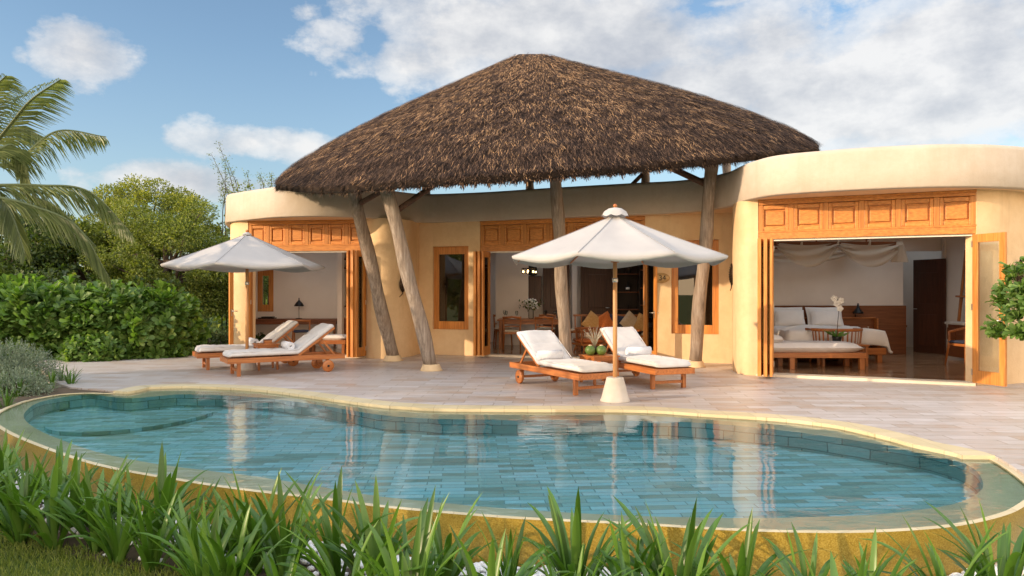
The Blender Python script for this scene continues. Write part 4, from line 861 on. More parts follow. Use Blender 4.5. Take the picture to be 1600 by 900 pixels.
# bed canopy frame and swagged net
t = thing('bed_canopy', (6.7, 16.2, 2.46), 0, 'timber canopy frame over the bed with cream gauze net tied up in swags', 'bed canopy')
m = MB()
for s in (-1, 1): m.box((0, s * 1.0, .02), (2.5, .05, .09)); m.box((s * 1.225, 0, .02), (.05, 1.94, .085))
for s in (-1, 0, 1): m.box((s * 1.1, 0, .37), (.03, .03, .60))
m.build('canopy_frame', hwood, t, bevel=.004)
def swag(x0, x1, y, drop, ny=14, tail=0):
    m = MB(); vs = []; nx = 28
    for j in range(ny + 1):
        v = j / ny
        for i in range(nx + 1):
            u = i / nx; cat = 4 * u * (1 - u); zz = .04 - .05 * v - drop * cat * (.12 + .88 * v) - .10 * v * (1 - cat); yy = y - .06 - .07 * math.sin(v * 13 + u * 4) * (1 - .6 * cat) - .10 * cat * v; vs.append((x0 + (x1 - x0) * u + .03 * math.sin(v * 9) * (1 - cat), yy, zz))
    m.add(vs, [(j * (nx + 1) + i, j * (nx + 1) + i + 1, (j + 1) * (nx + 1) + i + 1, (j + 1) * (nx + 1) + i) for j in range(ny) for i in range(nx)], 0, True); m.build('net_swag', gauze, t)
swag(-1.25, -.02, -1.0, .46); swag(.02, 1.28, -1.0, .46); swag(-1.2, 1.2, .96, .3); 
m = MB(); vs = []
for j in range(9):
    v = j / 8
    for i in range(15): u = i / 14; a = u * 2 * PI; rr = (.05 + .09 * v) * (1 + .25 * math.sin(a * 5)); vs.append((1.28 + rr * math.cos(a), -1.05 + rr * math.sin(a), .06 - .42 * v))
m.add(vs, [(j * 15 + i, j * 15 + i + 1, (j + 1) * 15 + i + 1, (j + 1) * 15 + i) for j in range(8) for i in range(14)], 0, True); m.build('net_tail', gauze, t)
m = MB()
for xx in (-.75, 0, .65): m.tube([(xx, -1.06, -.02), (xx + .02, -1.07, .10)], [.03, .012], 8)
m.build('net_tie', gauze, t)
# daybed, table, armchair, orchid in front of the bed
t = thing('daybed', (5.62, 14.25, .022), R(-2), 'low timber daybed with grey mattress at the foot of the bed', 'daybed')
m = MB(); m.box((0, 0, .27), (2.1, .80, .10)); m.build('frame', lwood, t, bevel=.006)
for a in (-.98, -.32, .98):
    for b in (-1, 1): m = MB(); m.box((a, b * .34, .11), (.09, .09, .22)); m.build('leg', lwood_z, t, bevel=.005)
m = MB(); m.pillow((0, 0, .41), (2.06, .78, .20), power=.12); m.build('mattress', linen, t)
t = thing('bolster', (4.93, 14.22, .59), 0, 'pale bolster cushion at the left end of the daybed', 'cushion'); m = MB(); m.pillow((0, 0, 0), (.42, .70, .17), power=.3); m.build('bolster_cover', linen, t)
slat_chair(6.62, 15.02, R(180), 'low slatted armchair with navy seat between daybed and bed', .95).scale = (1, 1, 1.22)
t = thing('side_table', (6.85, 14.62, .022), R(-3), 'small timber table at the daybed end carrying the orchid', 'side table'); m = MB(); m.box((-.30, 0, .41), (.95, .34, .035)); m.build('table_top', lwood, t, bevel=.004)
for a, b in ((-.7, -.13), (-.7, .13), (.13, -.13), (.13, .13)): m = MB(); m.box((a, b, .196), (.055, .055, .392)); m.build('leg', lwood_z, t, bevel=.004)
t = thing('orchid', (6.42, 14.55, .452), 0, 'white moth orchid in a black pot on the small table before the bed', 'potted orchid'); t.scale = (.95, .95, .86)
m = MB(); m.lathe([(.05, 0), (.075, .02), (.10, .17), (.095, .18), (.085, .165)], (0, 0, 0), 20); m.build('pot', black, t)
V_, Q_ = leaves(np.zeros((9, 3)) + [0, 0, .15], np.array([(math.cos(a) * 1, math.sin(a) * .6, .45 + .25 * (i % 3)) for i, a in enumerate(np.linspace(0, 5.6, 9))]), np.array([.30, .22, .25, .32, .2, .27, .30, .2, .24]), .06, .1); np_mesh('leaf', V_, Q_, lf_lily, t, True)
m = MB(); m.tube([(0, 0, .15), (.02, 0, .5), (.05, 0, .85), (.02, -.01, 1.02), (-.10, -.02, 1.07)], .006, 6); m.build('stem', bark, t)
for i, (a, b, c_) in enumerate(((.05, -.04, .82), (-.02, -.04, .93), (.08, -.03, 1.00), (-.07, -.04, 1.05))):
    m = MB()
    for k in range(5): an = 2 * PI * k / 5 + i; m.ball((a + .04 * math.cos(an), b, c_ + .04 * math.sin(an)), (.036, .01, .036), 8)
    m.build('flower', petal, t)
# corridor and vanity on the right
t = thing('room_door', (10.1, 17.12, .022), 0, 'dark timber panel door standing ajar in the bedroom passage', 'door')
m = MB(); M3 = Matrix.Rotation(R(106), 4, 'Z'); m.box((.48, 0, 1.12), (.92, .045, 2.24), M=M3)
for z in (.55, 1.55): m.box((.48, .03, z), (.55, .012, .75), M=M3); m.box((.48, -.03, z), (.55, .012, .75), M=M3)
m.build('leaf_panel', dwood, t, bevel=.008); m = MB(); m.tube([M3 @ Vector((.86, .03, 1.05)), M3 @ Vector((.86, .09, 1.05)), M3 @ Vector((.76, .09, 1.05))], .01, 8); m.build('handle', steel, t)
t = thing('luggage_bench', (10.0, 19.8, .022), 0, 'low dark timber luggage bench at the end of the bedroom passage', 'bench'); m = MB(); m.box((0, 0, .55), (1.5, .55, .06)); m.box((0, .26, .72), (1.5, .04, .30)); m.build('seat', hwood, t, bevel=.004); m = MB(); m.box((0, .05, .10), (1.4, .4, .2)); m.build('plinth', inwall, t, bevel=.004)
t = thing('vanity_desk', (9.83, 15.4, .022), 0, 'built-in timber desk with stone top along the bedroom right wall', 'desk'); m = MB(); m.box((0, 0, .78), (.56, 1.7, .05)); m.build('desk_top', concrete, t, bevel=.005); m = MB(); m.box((0.02, .5, .40), (.48, .65, .70)); m.build('drawer_unit', hwood, t, bevel=.005)
for y_ in (.34, .67): m = MB(); m.box((-.235, y_, .55), (.02, .30, .26)); m.box((-.25, y_, .55), (.015, .12, .015)); m.build('drawer', hwood, t, bevel=.004)
t = thing('leaning_mirror', (9.90, 15.95, .83), 0, 'tall timber-framed mirror leaning on the bedroom desk', 'mirror'); M3 = Matrix.Rotation(R(6), 4, 'Y'); m = MB()
for s in (-1, 1): m.box((0, s * .36, .80), (.04, .07, 1.6), M=M3)
m.box((0, 0, 1.56), (.04, .66, .08), M=M3); m.box((-.03, 0, .55), (.14, .84, .04), M=M3); m.build('mirror_frame', lwood_z, t, bevel=.004); m = MB(); m.box((0.004, 0, 1.05), (.012, .65, .94), M=M3); m.build('mirror_glass', steel, t)
t = thing('desk_chair', (8.98, 14.55, .022), R(-80), 'light timber open-back chair with navy seat at the bedroom desk', 'chair')
m = MB(); m.pillow((0, 0, .47), (.46, .46, .07), power=.2); m.build('seat', navy, t)
for a in (-1, 1):
    m = MB(); m.tube([(a * .26, -.25, 0), (a * .215, -.20, .45), (a * .22, -.19, .66)], [.018, .024, .02], 8); m.build('leg', lwood_z, t); m = MB(); m.tube([(a * .26, .25, 0), (a * .215, .20, .45), (a * .23, .24, .74)], [.018, .024, .02], 8); m.build('leg', lwood_z, t)
m = MB(); m.tube([(-.22, -.20, .66), (-.25, .0, .70), (-.23, .22, .75), (0, .30, .76), (.23, .22, .75), (.25, 0, .70), (.22, -.20, .66)], .026, 8); m.build('back_rail', lwood, t); m = MB(); m.box((0, -.2, .42), (.42, .03, .05)); m.box((0, .2, .42), (.42, .03, .05)); m.box((-.21, 0, .42), (.03, .37, .05)); m.box((.21, 0, .42), (.03, .37, .05)); m.build('seat_frame', lwood, t, bevel=.003)
# middle room
t = thing('dining_table', (.52, 19.3, .022), R(-3), 'rectangular timber dining table laid with glasses in the middle room', 'table'); m = MB(); m.box((0, 0, .735), (1.75, 1.05, .045)); m.build('table_top', lwood, t, bevel=.006); m = MB()
for s in (-1, 1): m.box((0, s * .45, .67), (1.5, .03, .08)); m.box((s * .78, 0, .67), (.03, .86, .078))
m.build('apron', lwood, t, bevel=.003); legs4(t, .79, .45, .71, .08, lwood_z)
def dchair(x, y, rz, label):
    t = thing('dining_chair', (x, y, .022), rz, label, 'chair', 'dining chairs round the middle-room table'); m = MB(); m.pillow((0, 0, .46), (.46, .46, .08), power=.2); m.build('seat', sand_c, t)
    for a in (-1, 1):
        m = MB(); m.tube([(a * .22, -.22, 0), (a * .20, -.20, .44)], [.018, .024], 8); m.build('leg', lwood_z, t); m = MB(); m.tube([(a * .22, .24, 0), (a * .20, .20, .44), (a * .22, .26, .84)], [.018, .024, .018], 8); m.build('leg', lwood_z, t)
    m = MB(); m.tube([(-.23, .26, .80), (0, .31, .83), (.23, .26, .80)], .03, 8); m.tube([(-.2, .22, .58), (0, .25, .60), (.2, .22, .58)], .014, 8); m.build('back_rail', lwood, t)
    m = MB(); 
    for s in (-1, 1): m.box((0, s * .2, .415), (.40, .03, .05)); m.box((s * .2, 0, .415), (.03, .37, .048))
    m.build('seat_frame', lwood, t, bevel=.003)
dchair(.80, 18.62, R(180), 'dining chair on the near side of the table, pulled out to the right'); dchair(.0, 18.8, R(180), 'dining chair on the near side of the table, left one'); dchair(-.25, 20.0, R(8), 'dining chair behind the table, left of the flowers'); dchair(.95, 20.05, R(-5), 'dining chair behind the table, right of the flowers'); dchair(1.72, 19.3, R(-90), 'dining chair at the right end of the table')
t = thing('flower_vase', (.50, 19.4, .78), 0, 'glass vase of white flowers in the middle of the dining table', 'vase of flowers'); m = MB(); m.lathe([(.06, 0), (.07, .02), (.065, .22), (.07, .24)], (0, 0, 0), 18); m.build('vase', glassm, t)
P_ = np.array([(random.gauss(0, .12), random.gauss(0, .12), .25 + random.uniform(0, .22)) for _ in range(110)]); V_, Q_ = leaves(P_, RNG.normal(size=(110, 3)) + [0, 0, .5], .09, .04); np_mesh('foliage', V_, Q_, lf_dark, t)
for i in range(16):
    a = random.uniform(0, 2 * PI); q = random.uniform(.03, .22); m = MB()
    for k in range(5): an = k * 2 * PI / 5; m.ball((q * math.cos(a) + .02 * math.cos(an), q * math.sin(a) + .02 * math.sin(an), .44 + random.uniform(-.1, .1) - q * .4), (.026, .026, .018), 8)
    m.build('flower', petal, t)
g0 = thing('wine_glass', (0, 0, 0), 0, 'stemmed wine glass standing on the dining table', 'glass', 'wine glasses on the dining table'); m = MB(); m.lathe([(.035, 0), (.033, .004), (.005, .01), (.005, .09), (.03, .12), (.04, .16), (.033, .21), (.031, .21), (.036, .16), (.026, .125), (.004, .10)], (0, 0, 0), 16); m.build('bowl', glassm, g0)
for i, (x_, y_) in enumerate(((-.15, 19.1), (.12, 19.0), (-.2, 19.6), (.85, 19.05), (1.1, 19.1), (1.2, 19.5), (.9, 19.6))):
    q = g0 if i == 0 else copy_tree(g0); q.location = (x_, y_, .78); q['label'] = 'stemmed wine glass on the dining table, ' + ('front far left', 'front left of the flowers', 'rear far left', 'front right of the flowers', 'front far right', 'rear far right', 'rear right of the flowers')[i]
p0 = thing('dinner_plate', (0, 0, 0), 0, 'round pale plate on the dining table', 'plate', 'plates on the dining table'); m = MB(); m.lathe([(.07, 0), (.13, .015), (.135, .02), (.13, .018), (.07, .006)], (0, 0, 0), 22); m.build('dish', petal, p0)
for i, (x_, y_) in enumerate(((0, 18.97), (.85, 18.95), (0, 19.62), (.85, 19.7))):
    q = p0 if i == 0 else copy_tree(p0); q.location = (x_ + .04, y_, .78); q['label'] = 'round pale plate on the dining table, ' + ('front left', 'front right', 'rear left', 'rear right')[i]
t = thing('chandelier', (.45, 19.2, 1.98), 0, 'lit cluster of small warm glass globes hanging over the dining table', 'chandelier'); m = MB(); m.tube([(0, 0, .12), (0, 0, 1.13)], .006, 6); m.lathe([(.2, .1), (.2, .12), (.01, .12)], (0, 0, 0), 20); m.build('fixture', bronze, t)
for i in range(7): m = MB(); a = i * 2 * PI / 7; m.ball((.17 * math.cos(a), .17 * math.sin(a), .02 + .03 * (i % 2)), .022, 8); m.build('bulb', bulb, t); m = MB(); m.ball((.17 * math.cos(a), .17 * math.sin(a), .02 + .03 * (i % 2)), .05, 12); m.build('globe', glassm, t)
def panel_door(x, y, w, h, label, mat, hside=1):
    t = thing('room_door', (x, y, .022), 0, label, 'door'); m = MB()
    m.box((0, 0, h / 2), (w, .045, h)); m.build('leaf_panel', mat, t, bevel=.004); m = MB()
    for s in (-1, 1): m.box((s * (w / 2 + .035), -.01, h / 2 + .02), (.066, .09, h + .04))
    m.box((0, -.01, h + .065), (w + .14, .092, .07)); m.build('door_frame', mat, t, bevel=.004)
    for z, hh in ((h * .24, h * .30), (h * .68, h * .44)): m = MB(); m.box((0, -.032, z), (w - .30, .02, hh)); m.build('raised_panel', mat, t, bevel=.012)
    m = MB(); m.tube([(hside * (w / 2 - .06), -.03, 1.0), (hside * (w / 2 - .06), -.08, 1.0), (hside * (w / 2 - .17), -.08, 1.0)], .011, 8); m.build('handle', steel, t)
brownd = wood('brown_door_wood', (.055, .022, .012), (.13, .055, .028), 'z', .45)
panel_door(2.47, 21.36, .82, 2.18, 'brown panelled inner door in the middle room right of the log pole', brownd)
panel_door(1.28, 21.42, .62, 2.18, 'narrow dark inner door seen left of the log pole in the middle room', dwood)
t = thing('wall_cabinet', (.66, 21.35, 1.10), 0, 'narrow black wall cabinet beside the dining table flowers', 'cabinet'); m = MB(); m.box((0, 0, .42), (.38, .22, .84)); m.build('cabinet_body', black, t, bevel=.005); m = MB(); m.box((-.06, 0, 1.02), (.24, .2, .30)); m.build('speaker_box', black, t, bevel=.005)
for s in (-1, 1): m = MB(); m.box((s * .094, -.118, .42), (.18, .015, .82)); m.build('cabinet_door', dwood, t, bevel=.003)
shelfd = wood('espresso_wood', (.012, .006, .004), (.035, .018, .012), 'z', .5)
t = thing('bookcase', (3.62, 21.2, .022), 0, 'tall dark open bookcase with pale edged shelves behind the sofa', 'bookcase'); m = MB(); m.box((0, .12, 1.3), (1.3, .04, 2.6))
for x_ in (-.63, .03, .63): m.box((x_, -.03, 1.3), (.04, .26, 2.6))
m.build('carcass', shelfd, t, bevel=.003)
for z in (.5, .95, 1.45, 1.62 + .35, 2.45):
    m = MB(); m.box((-.30, -.04, z), (.62, .25, .03)); m.box((.33, -.04, z + .12), (.56, .25, .03)); m.build('shelf', hwood, t, bevel=.003)
for (x_, z, lab, s) in ((3.20, 1.49, 'dark bottle standing on the middle bookcase shelf', 1.0), (3.22, .99, 'small dark figurine on the low bookcase shelf', .55), (3.22, 2.01, 'wide dark bowl vase on the top bookcase shelf', 1.4)):
    q = thing('ornament', (x_ + .12, 21.12, z), 0, lab, 'ornament'); m = MB(); m.lathe([(.05 * s, 0), (.06 * s, .02), (.055 * s, .14 * s), (.018 * s, .19 * s), (.016 * s, .27 * s), (.02 * s, .28 * s)], (0, 0, 0), 14); m.build('vessel', black, q); m = MB(); m.lathe([(.0565 * s, .06 * s), (.059 * s, .062 * s), (.058 * s, .12 * s), (.0545 * s, .122 * s)], (0, 0, 0), 14); m.build('vessel_band', petal if s == 1.0 else bronze, q)
t = thing('sofa', (2.62, 18.5, .022), 0, 'timber sofa with slatted end and pale seat in the middle room', 'sofa'); m = MB(); m.box((0, 0, .24), (2.1, .80, .07)); m.build('frame', lwood, t, bevel=.005); legs4(t, .95, .33, .21, .06, lwood_z)
m = MB(); m.pillow((0, -.02, .35), (2.0, .76, .18), power=.14); m.build('seat_cushion', sand_c, t)
m = MB(); m.box((0, .38, .86), (2.1, .06, .05)); m.box((0, .38, .45), (2.1, .04, .05)); [m.box((-1.0 + i * .16, .38, .66), (.03, .025, .38)) for i in range(13)]; m.build('backrest', lwood, t, bevel=.003)
slat_chair(1.86, 17.85, R(20), 'low slatted timber armchair before the brown inner door', .62, rust)
for (x_, z, rot, mt, lab) in ((2.05, .70, 38, ochre, 'ochre scatter cushion at the left end of the sofa'), (2.34, .70, -30, rust, 'orange scatter cushion on the sofa'), (2.62, .68, 10, navy, 'navy scatter cushion in the middle of the sofa'), (3.0, .70, 42, sand_c, 'sand scatter cushion tilted on its corner on the sofa'), (3.32, .66, 30, ochre, 'ochre scatter cushion at the right end of the sofa')):
    q = thing('scatter_cushion', (x_, 18.62, z), 0, lab, 'cushion', 'scatter cushions on the sofa'); m = MB(); m.pillow((0, 0, 0), (.46, .46, .17), M=Matrix.Rotation(R(rot), 4, 'Y') @ Matrix.Rotation(R(72), 4, 'X'), n=10); m.build('cushion_cover', mt, q)
t = thing('coffee_table', (3.1, 17.4, .022), 0, 'low timber coffee table inside the middle doors', 'table'); m = MB(); m.box((0, 0, .42), (.9, .5, .04)); m.build('table_top', lwood, t, bevel=.004); legs4(t, .40, .2, .40, .05, lwood_z)
t = thing('fruit_bowl', (2.95, 17.35, .462), 0, 'dark carved bowl on the low coffee table', 'bowl'); m = MB(); m.lathe([(.05, 0), (.10, .03), (.17, .10), (.165, .10), (.09, .04), (.02, .03)], (0, 0, 0), 20); m.build('bowl_body', bronze, t); m = MB(); [m.ball((.06 * math.cos(a), .06 * math.sin(a), .09), .045, 10) for a in (0, 1.3, 2.6, 3.9, 5.2)]; m.build('fruit', rust, t)
# left room
t = thing('writing_desk', (-5.75, 19.40, .022), 0, 'slim reddish timber writing desk under the window in the left room', 'desk'); m = MB(); m.box((0, 0, .73), (2.4, .50, .045)); m.box((0, .02, .66), (2.3, .42, .10)); m.build('desk_top', hwood, t, bevel=.004); legs4(t, 1.12, .20, .61, .05, hwood); m = MB(); m.box((.45, -.195, .66), (.5, .012, .08)); m.box((-.45, -.195, .66), (.5, .012, .08)); m.build('drawer', hwood, t, bevel=.003)
lamp(-5.62, 19.42, .775, 'black mushroom-shaped table lamp on the left room desk', .36)
t = thing('desk_tray', (-6.45, 19.4, .775), 0, 'flat dark tray on the left room desk under the window', 'tray'); m = MB(); m.box((0, 0, .015), (.42, .24, .03)); m.box((.02, 0, .045), (.3, .18, .025)); m.build('tray_body', black, t, bevel=.004)
t = thing('desk_chair', (-5.35, 18.75, .022), R(190), 'reddish timber chair pulled up to the left room desk', 'chair'); m = MB(); m.pillow((0, 0, .46), (.46, .46, .07), power=.2); m.build('seat', navy, t)
for a in (-1, 1): m = MB(); m.tube([(a * .22, -.22, 0), (a * .2, -.2, .46)], .02, 8); m.build('leg', lwood_z, t); m = MB(); m.tube([(a * .22, .22, 0), (a * .2, .2, .44), (a * .22, .26, .74)], .02, 8); m.build('leg', lwood_z, t)
m = MB(); m.tube([(-.24, .26, .73), (0, .30, .74), (.24, .26, .73)], .03, 8); m.build('back_rail', lwood, t)
t = thing('wardrobe_shelving', (-3.55, 19.45, .022), 0, 'dark timber shelving with minibar cabinet and drawers in the left room', 'shelving'); m = MB()
for z in (2.32, 2.08, 1.08): m.box((0, 0, z), (1.7, .5, .05))
for x_ in (-.25, .55): m.box((x_, .05, 2.2), (.05, .05, .22)); m.box((x_, .05, .93), (.05, .05, .28))
m.build('shelf', dwood, t, bevel=.003)
m = MB(); m.box((-.05, 0, 1.58), (.95, .45, .93)); m.build('cabinet_body', dwood, t, bevel=.004)
for s in (-1, 1): m = MB(); m.box((-.05 + s * .235, -.235, 1.58), (.46, .02, .90)); m.build('cabinet_door', dwood, t, bevel=.004)
m = MB(); m.box((0, 0, .40), (1.7, .5, .74)); m.build('drawer_unit', hwood, t, bevel=.004); m = MB(); m.box((0, 0, .79), (1.7, .52, .03)); m.build('counter', sand_c, t, bevel=.003)
for z in (.22, .58): m = MB(); m.box((0, -.26, z), (1.64, .02, .33)); m.build('drawer', hwood, t, bevel=.004)
t = thing('ottoman', (-4.42, 17.7, .022), R(-4), 'square timber stool bench with white pad inside the left doors', 'stool'); m = MB(); m.box((0, 0, .27), (1.0, .55, .09)); m.build('frame', lwood, t, bevel=.005); legs4(t, .44, .22, .23, .07, lwood_z); m = MB(); m.pillow((0, 0, .37), (.98, .53, .14), power=.14); m.build('pad', linen, t)

# ------------------------------------------------------------------ plants
def strap_clump_mesh(nl, Lr, wr, spread, seed, mat, name='leaf', arch=1.0):
    rg = np.random.default_rng(seed); Vs, Qs, b = [], [], 0
    for i in range(nl):
        a = rg.uniform(0, 2 * PI); L = rg.uniform(*Lr) * (rg.uniform(.55, 1) if rg.random() < .3 else 1); w = rg.uniform(*wr); lean = rg.uniform(.05, spread); bend = rg.uniform(.1, 1.1) * arch * (.5 + lean); n = 9
        dx, dy = math.cos(a), math.sin(a); px, pz = rg.uniform(0, .06), 0.0; sx, sy = -dy, dx; tw = rg.uniform(-.5, .5); rows = []
        th = lean
        for k in range(n + 1):
            u = k / n; ww = w * (.55 + .9 * u - 1.35 * u ** 4) * (1 if k < n else .02) * .95; fold = ww * .22; ct, st = math.cos(tw * u), math.sin(tw * u)
            c = np.array([dx * px, dy * px, pz]); s = np.array([sx * ct, sy * ct, st * .6]); up = np.array([-dx * math.cos(th), -dy * math.cos(th), math.sin(th)])
            rows.append((c - s * ww / 2 + up * fold, c, c + s * ww / 2 + up * fold)); px += L / n * math.sin(th); pz += L / n * math.cos(th); th += bend / n * (1 + 1.2 * u)
        Vs.append(np.array(rows).reshape(-1, 3)); q = []
        for k in range(n):
            for j in range(2): q.append((b + k * 3 + j, b + k * 3 + j + 1, b + (k + 1) * 3 + j + 1, b + (k + 1) * 3 + j))
        Qs.append(np.array(q)); b += (n + 1) * 3
    return np.concatenate(Vs), np.concatenate(Qs)
lily_protos = []
for s in range(6):
    t = thing('spider_lily', (0, 0, -50)); V_, Q_ = strap_clump_mesh(22 + s % 3 * 4, (.44, .86), (.042, .070), .52, 40 + s, lf_lily); np_mesh('leaf', V_, Q_, lf_lily, t, True); lily_protos.append(t)
# plan line of the pool front, left to right
front = [Vector(p) for p in PO2[nback + 6:]] + [Vector(PO2[0])]
front = list(reversed(front)); cum = [0]
for i in range(1, len(front)): cum.append(cum[-1] + (front[i] - front[i - 1]).length)
def along(s):
    for i in range(1, len(front)):
        if cum[i] >= s:
            f = (s - cum[i - 1]) / (cum[i] - cum[i - 1]); p = front[i - 1].lerp(front[i], f); d = (front[i] - front[i - 1]).normalized(); return p, Vector((d.y, -d.x))
    return front[-1], Vector((1, 0))
first = [True] * 6; cl = 0
rl = random.Random(5)
last = [None]
def lily(x, y, z, sc, lab, grp):
    global cl
    i = rl.randrange(6); o = lily_protos[i] if first[i] else copy_tree(lily_protos[i]); first[i] = False
    o.location = (x, y, z); o.rotation_euler = (rl.uniform(-.08, .08), rl.uniform(-.08, .08), rl.uniform(0, 6.28)); o.scale = (sc, sc, sc * rl.uniform(.92, 1.1)); tag(o, lab, 'plant', grp); cl += 1; last[0] = o
zones = [(-5.2, 'beside the lawn at the far left of the pool curve'), (-4.2, 'beside the lawn, before the left pool curve'), (-3.4, 'at the lawn corner, before the left pool curve'), (-2.7, 'at the inner tip of the lawn'), (-2.0, 'below the reflection of the left parasol pole'),
         (-1.4, 'below the reflection of the two leaning poles'), (-.8, 'below the reflection of the bright pillar'), (-.2, 'left of the reflected near parasol'), (.4, 'below the left rim of the reflected near parasol'), (1.0, 'below the reflected near parasol pole'),
         (1.7, 'right of the reflected near parasol'), (2.4, 'below the reflection of the folded right doors'), (3.2, 'before the right pool curve'), (9, 'at the right end of the pool wall')]
def zone(x):
    for k, l in zones:
        if x < k: return l
placed = {'rear': [], 'front': []}
def put_lily(q, sc, row):
    lily(q.x, q.y, ZG - .02, sc, 'x', 'strap-leaved clumps along the pool wall'); placed[row].append(last[0])
s = 1.5
while s < cum[-1] - .2:
    p, nr = along(s)
    if p.y < 8.4:
        left = p.x < -1.6; put_lily(p + nr * ((.46 if left else .58) + rl.uniform(-.08, .10)), (.86 if p.x < 1.2 else .80) * rl.uniform(.80, 1.12), 'rear')
        if p.x < 1.0 or rl.random() < .45: put_lily(p + nr * ((.80 if left else 1.05) + rl.uniform(-.08, .08)), rl.uniform(.68, .95), 'front')
    s += rl.uniform(.27, .39)
ORD = 'first second third fourth fifth sixth seventh eighth ninth tenth eleventh twelfth thirteenth fourteenth fifteenth sixteenth seventeenth eighteenth nineteenth twentieth'.split()
ORD += ['twenty-' + o_ for o_ in ORD[:9]] + ['thirtieth'] + ['thirty-' + o_ for o_ in ORD[:9]] + ['fortieth'] + ['forty-' + o_ for o_ in ORD[:9]]
for row, lst in placed.items():
    lst.sort(key=lambda o_: o_.location.x / o_.location.y)
    for k, o_ in enumerate(lst): o_['label'] = f'{ORD[k]} green strap-leaved clump from the left in the ' + ('row against the pool wall' if row == 'rear' else 'row nearest the lawn and camera')
for i, (px, py) in enumerate(((5, 640), (20, 622), (45, 625), (68, 616), (95, 612), (125, 607), (28, 640), (0, 615), (60, 606), (110, 602))):
    x, y = G(px, py, -.08); x -= .15; o = copy_tree(lily_protos[i % 6]); o.location = (x, y, -.12); o.scale = (.42, .42, .56); o.rotation_euler = (0, 0, i * 1.7); tag(o, f'small narrow-leaved clump by the silver bush, {ORD[sorted((5, 20, 45, 68, 95, 125, 28, 0, 60, 110)).index(px)]} from the left frame edge', 'plant', 'small clumps at the left pool end')
# white pebbles
NP = 6500; base_ico = None
bm = bmesh.new(); bmesh.ops.create_icosphere(bm, subdivisions=1, radius=1); iv = np.array([v.co[:] for v in bm.verts]); iq = np.array([[v.index for v in f.verts] for f in bm.faces]); bm.free()
Vp, Qp = [], []
for k in range(NP):
    s = rl.uniform(0.4, cum[-1]); p, nr = along(s); q = p + nr * (abs(rl.gauss(0, .22)) + .02) 
    if q.y > 9.6: continue
    r_ = rl.uniform(.012, .032); sc3 = np.array([r_ * rl.uniform(.8, 1.5), r_ * rl.uniform(.8, 1.3), r_ * rl.uniform(.6, 1)]); a = rl.uniform(0, 6.28); Rm = np.array([[math.cos(a), -math.sin(a), 0], [math.sin(a), math.cos(a), 0], [0, 0, 1]])
    Qp.append(iq + len(Vp) * 12); Vp.append((iv * (1 + RNG.uniform(-.15, .15, (12, 1))) * sc3) @ Rm.T + np.array([q.x, q.y, gz(q.x, q.y) + r_ * .4 + rl.uniform(0, .03)]))
pb_ = np_mesh('white_pebbles', np.concatenate(Vp), np.concatenate(Qp), simple('white_stone', (.70, .70, .72), (.86, .86, .87), 30, .7), None, True); tag(pb_, 'loose white pebbles strewn along the foot of the pool wall', 'pebbles', kind='stuff')
m = MB(); a_ = [p + along(cum[i])[1] * -.02 for i, p in enumerate(front)]; b_ = [p + along(max(cum[i], .01))[1] * .86 for i, p in enumerate(front)]
vs = [(p.x, p.y, gz(p.x, p.y) + .008) for p in a_] + [(p.x, p.y, gz(p.x, p.y) + .008) for p in b_]; n = len(a_); m.add(vs, [(i, n + i, n + i + 1, i + 1) for i in range(n - 1)]); tag(m.build('planting_bed', soil), kind='structure')
# lawn blades
NG = 46000; X = RNG.uniform(-5.6, -.6, NG * 2); Y = RNG.uniform(3.3, 7.0, NG * 2); 
fr_arr = np.array([(p.x, p.y) for p in front]); keep = []
dmin = np.min((X[:, None] - fr_arr[None, ::2, 0]) ** 2 + (Y[:, None] - fr_arr[None, ::2, 1]) ** 2, axis=1); ok_ = (dmin > .60) & (Y < 7.6 + X * .2) & (Y < 5.3 - (X + 3.0) * .9 + 1.2); X, Y = X[ok_][:NG], Y[ok_][:NG]
P = np.stack([X, Y, np.full(len(X), ZG)], 1); D = unit(RNG.normal(size=P.shape) * [.5, .5, .15] + [0, 0, 1]); V_, Q_ = leaves(P, D, RNG.uniform(.03, .075, len(X)), .006, 0)
gr = np_mesh('lawn_grass', V_, Q_, lf_grass); tag(gr, 'short green lawn grass in the lower left corner', 'grass', kind='stuff')

def rosettes(C, Nrm, nl, L, Wd, spread=.9):
    n = len(C); C2 = np.repeat(C, nl, 0); A = unit(np.repeat(Nrm, nl, 0)); rnd = unit(np.cross(A, RNG.normal(size=A.shape))); k = RNG.uniform(.35, spread, (len(A), 1)); D = unit(A * (1 - k * .75) + rnd * k)
    up = A - D * np.sum(A * D, 1, keepdims=True); S = unit(np.cross(D, A)); L_ = RNG.uniform(.7, 1.15, (len(A), 1)) * L; W_ = L_ * Wd; U = unit(np.cross(S, D)); P = C2 + A * RNG.uniform(-.08, .02, (len(A), 1))
    a = P; b = P + D * L_ * .45 + S * W_ * .28 + U * W_ * .06; c = P + D * L_ * .85 + S * W_ * .5 + U * W_ * .12; d = P + D * L_ * 1.0 - U * L_ * .06; e = P + D * L_ * .85 - S * W_ * .5 + U * W_ * .12; f = P + D * L_ * .45 - S * W_ * .28 + U * W_ * .06; m_ = P + D * L_ * .75
    V = np.stack([a, b, c, d, e, f, m_], 1).reshape(-1, 3); i = np.arange(len(A))[:, None] * 7
    return V, np.concatenate([i + [0, 1, 2, 6], i + [0, 6, 4, 5], i + [6, 2, 3, 3], i + [6, 3, 3, 4]], 0)
def fixq(V, Q):
    T = []
    for row in ((0, 1, 2), (0, 2, 3)): T.append(Q[:, row])
    T = np.concatenate(T); ok = (T[:, 0] != T[:, 1]) & (T[:, 1] != T[:, 2]) & (T[:, 0] != T[:, 2]); return V, T[ok]
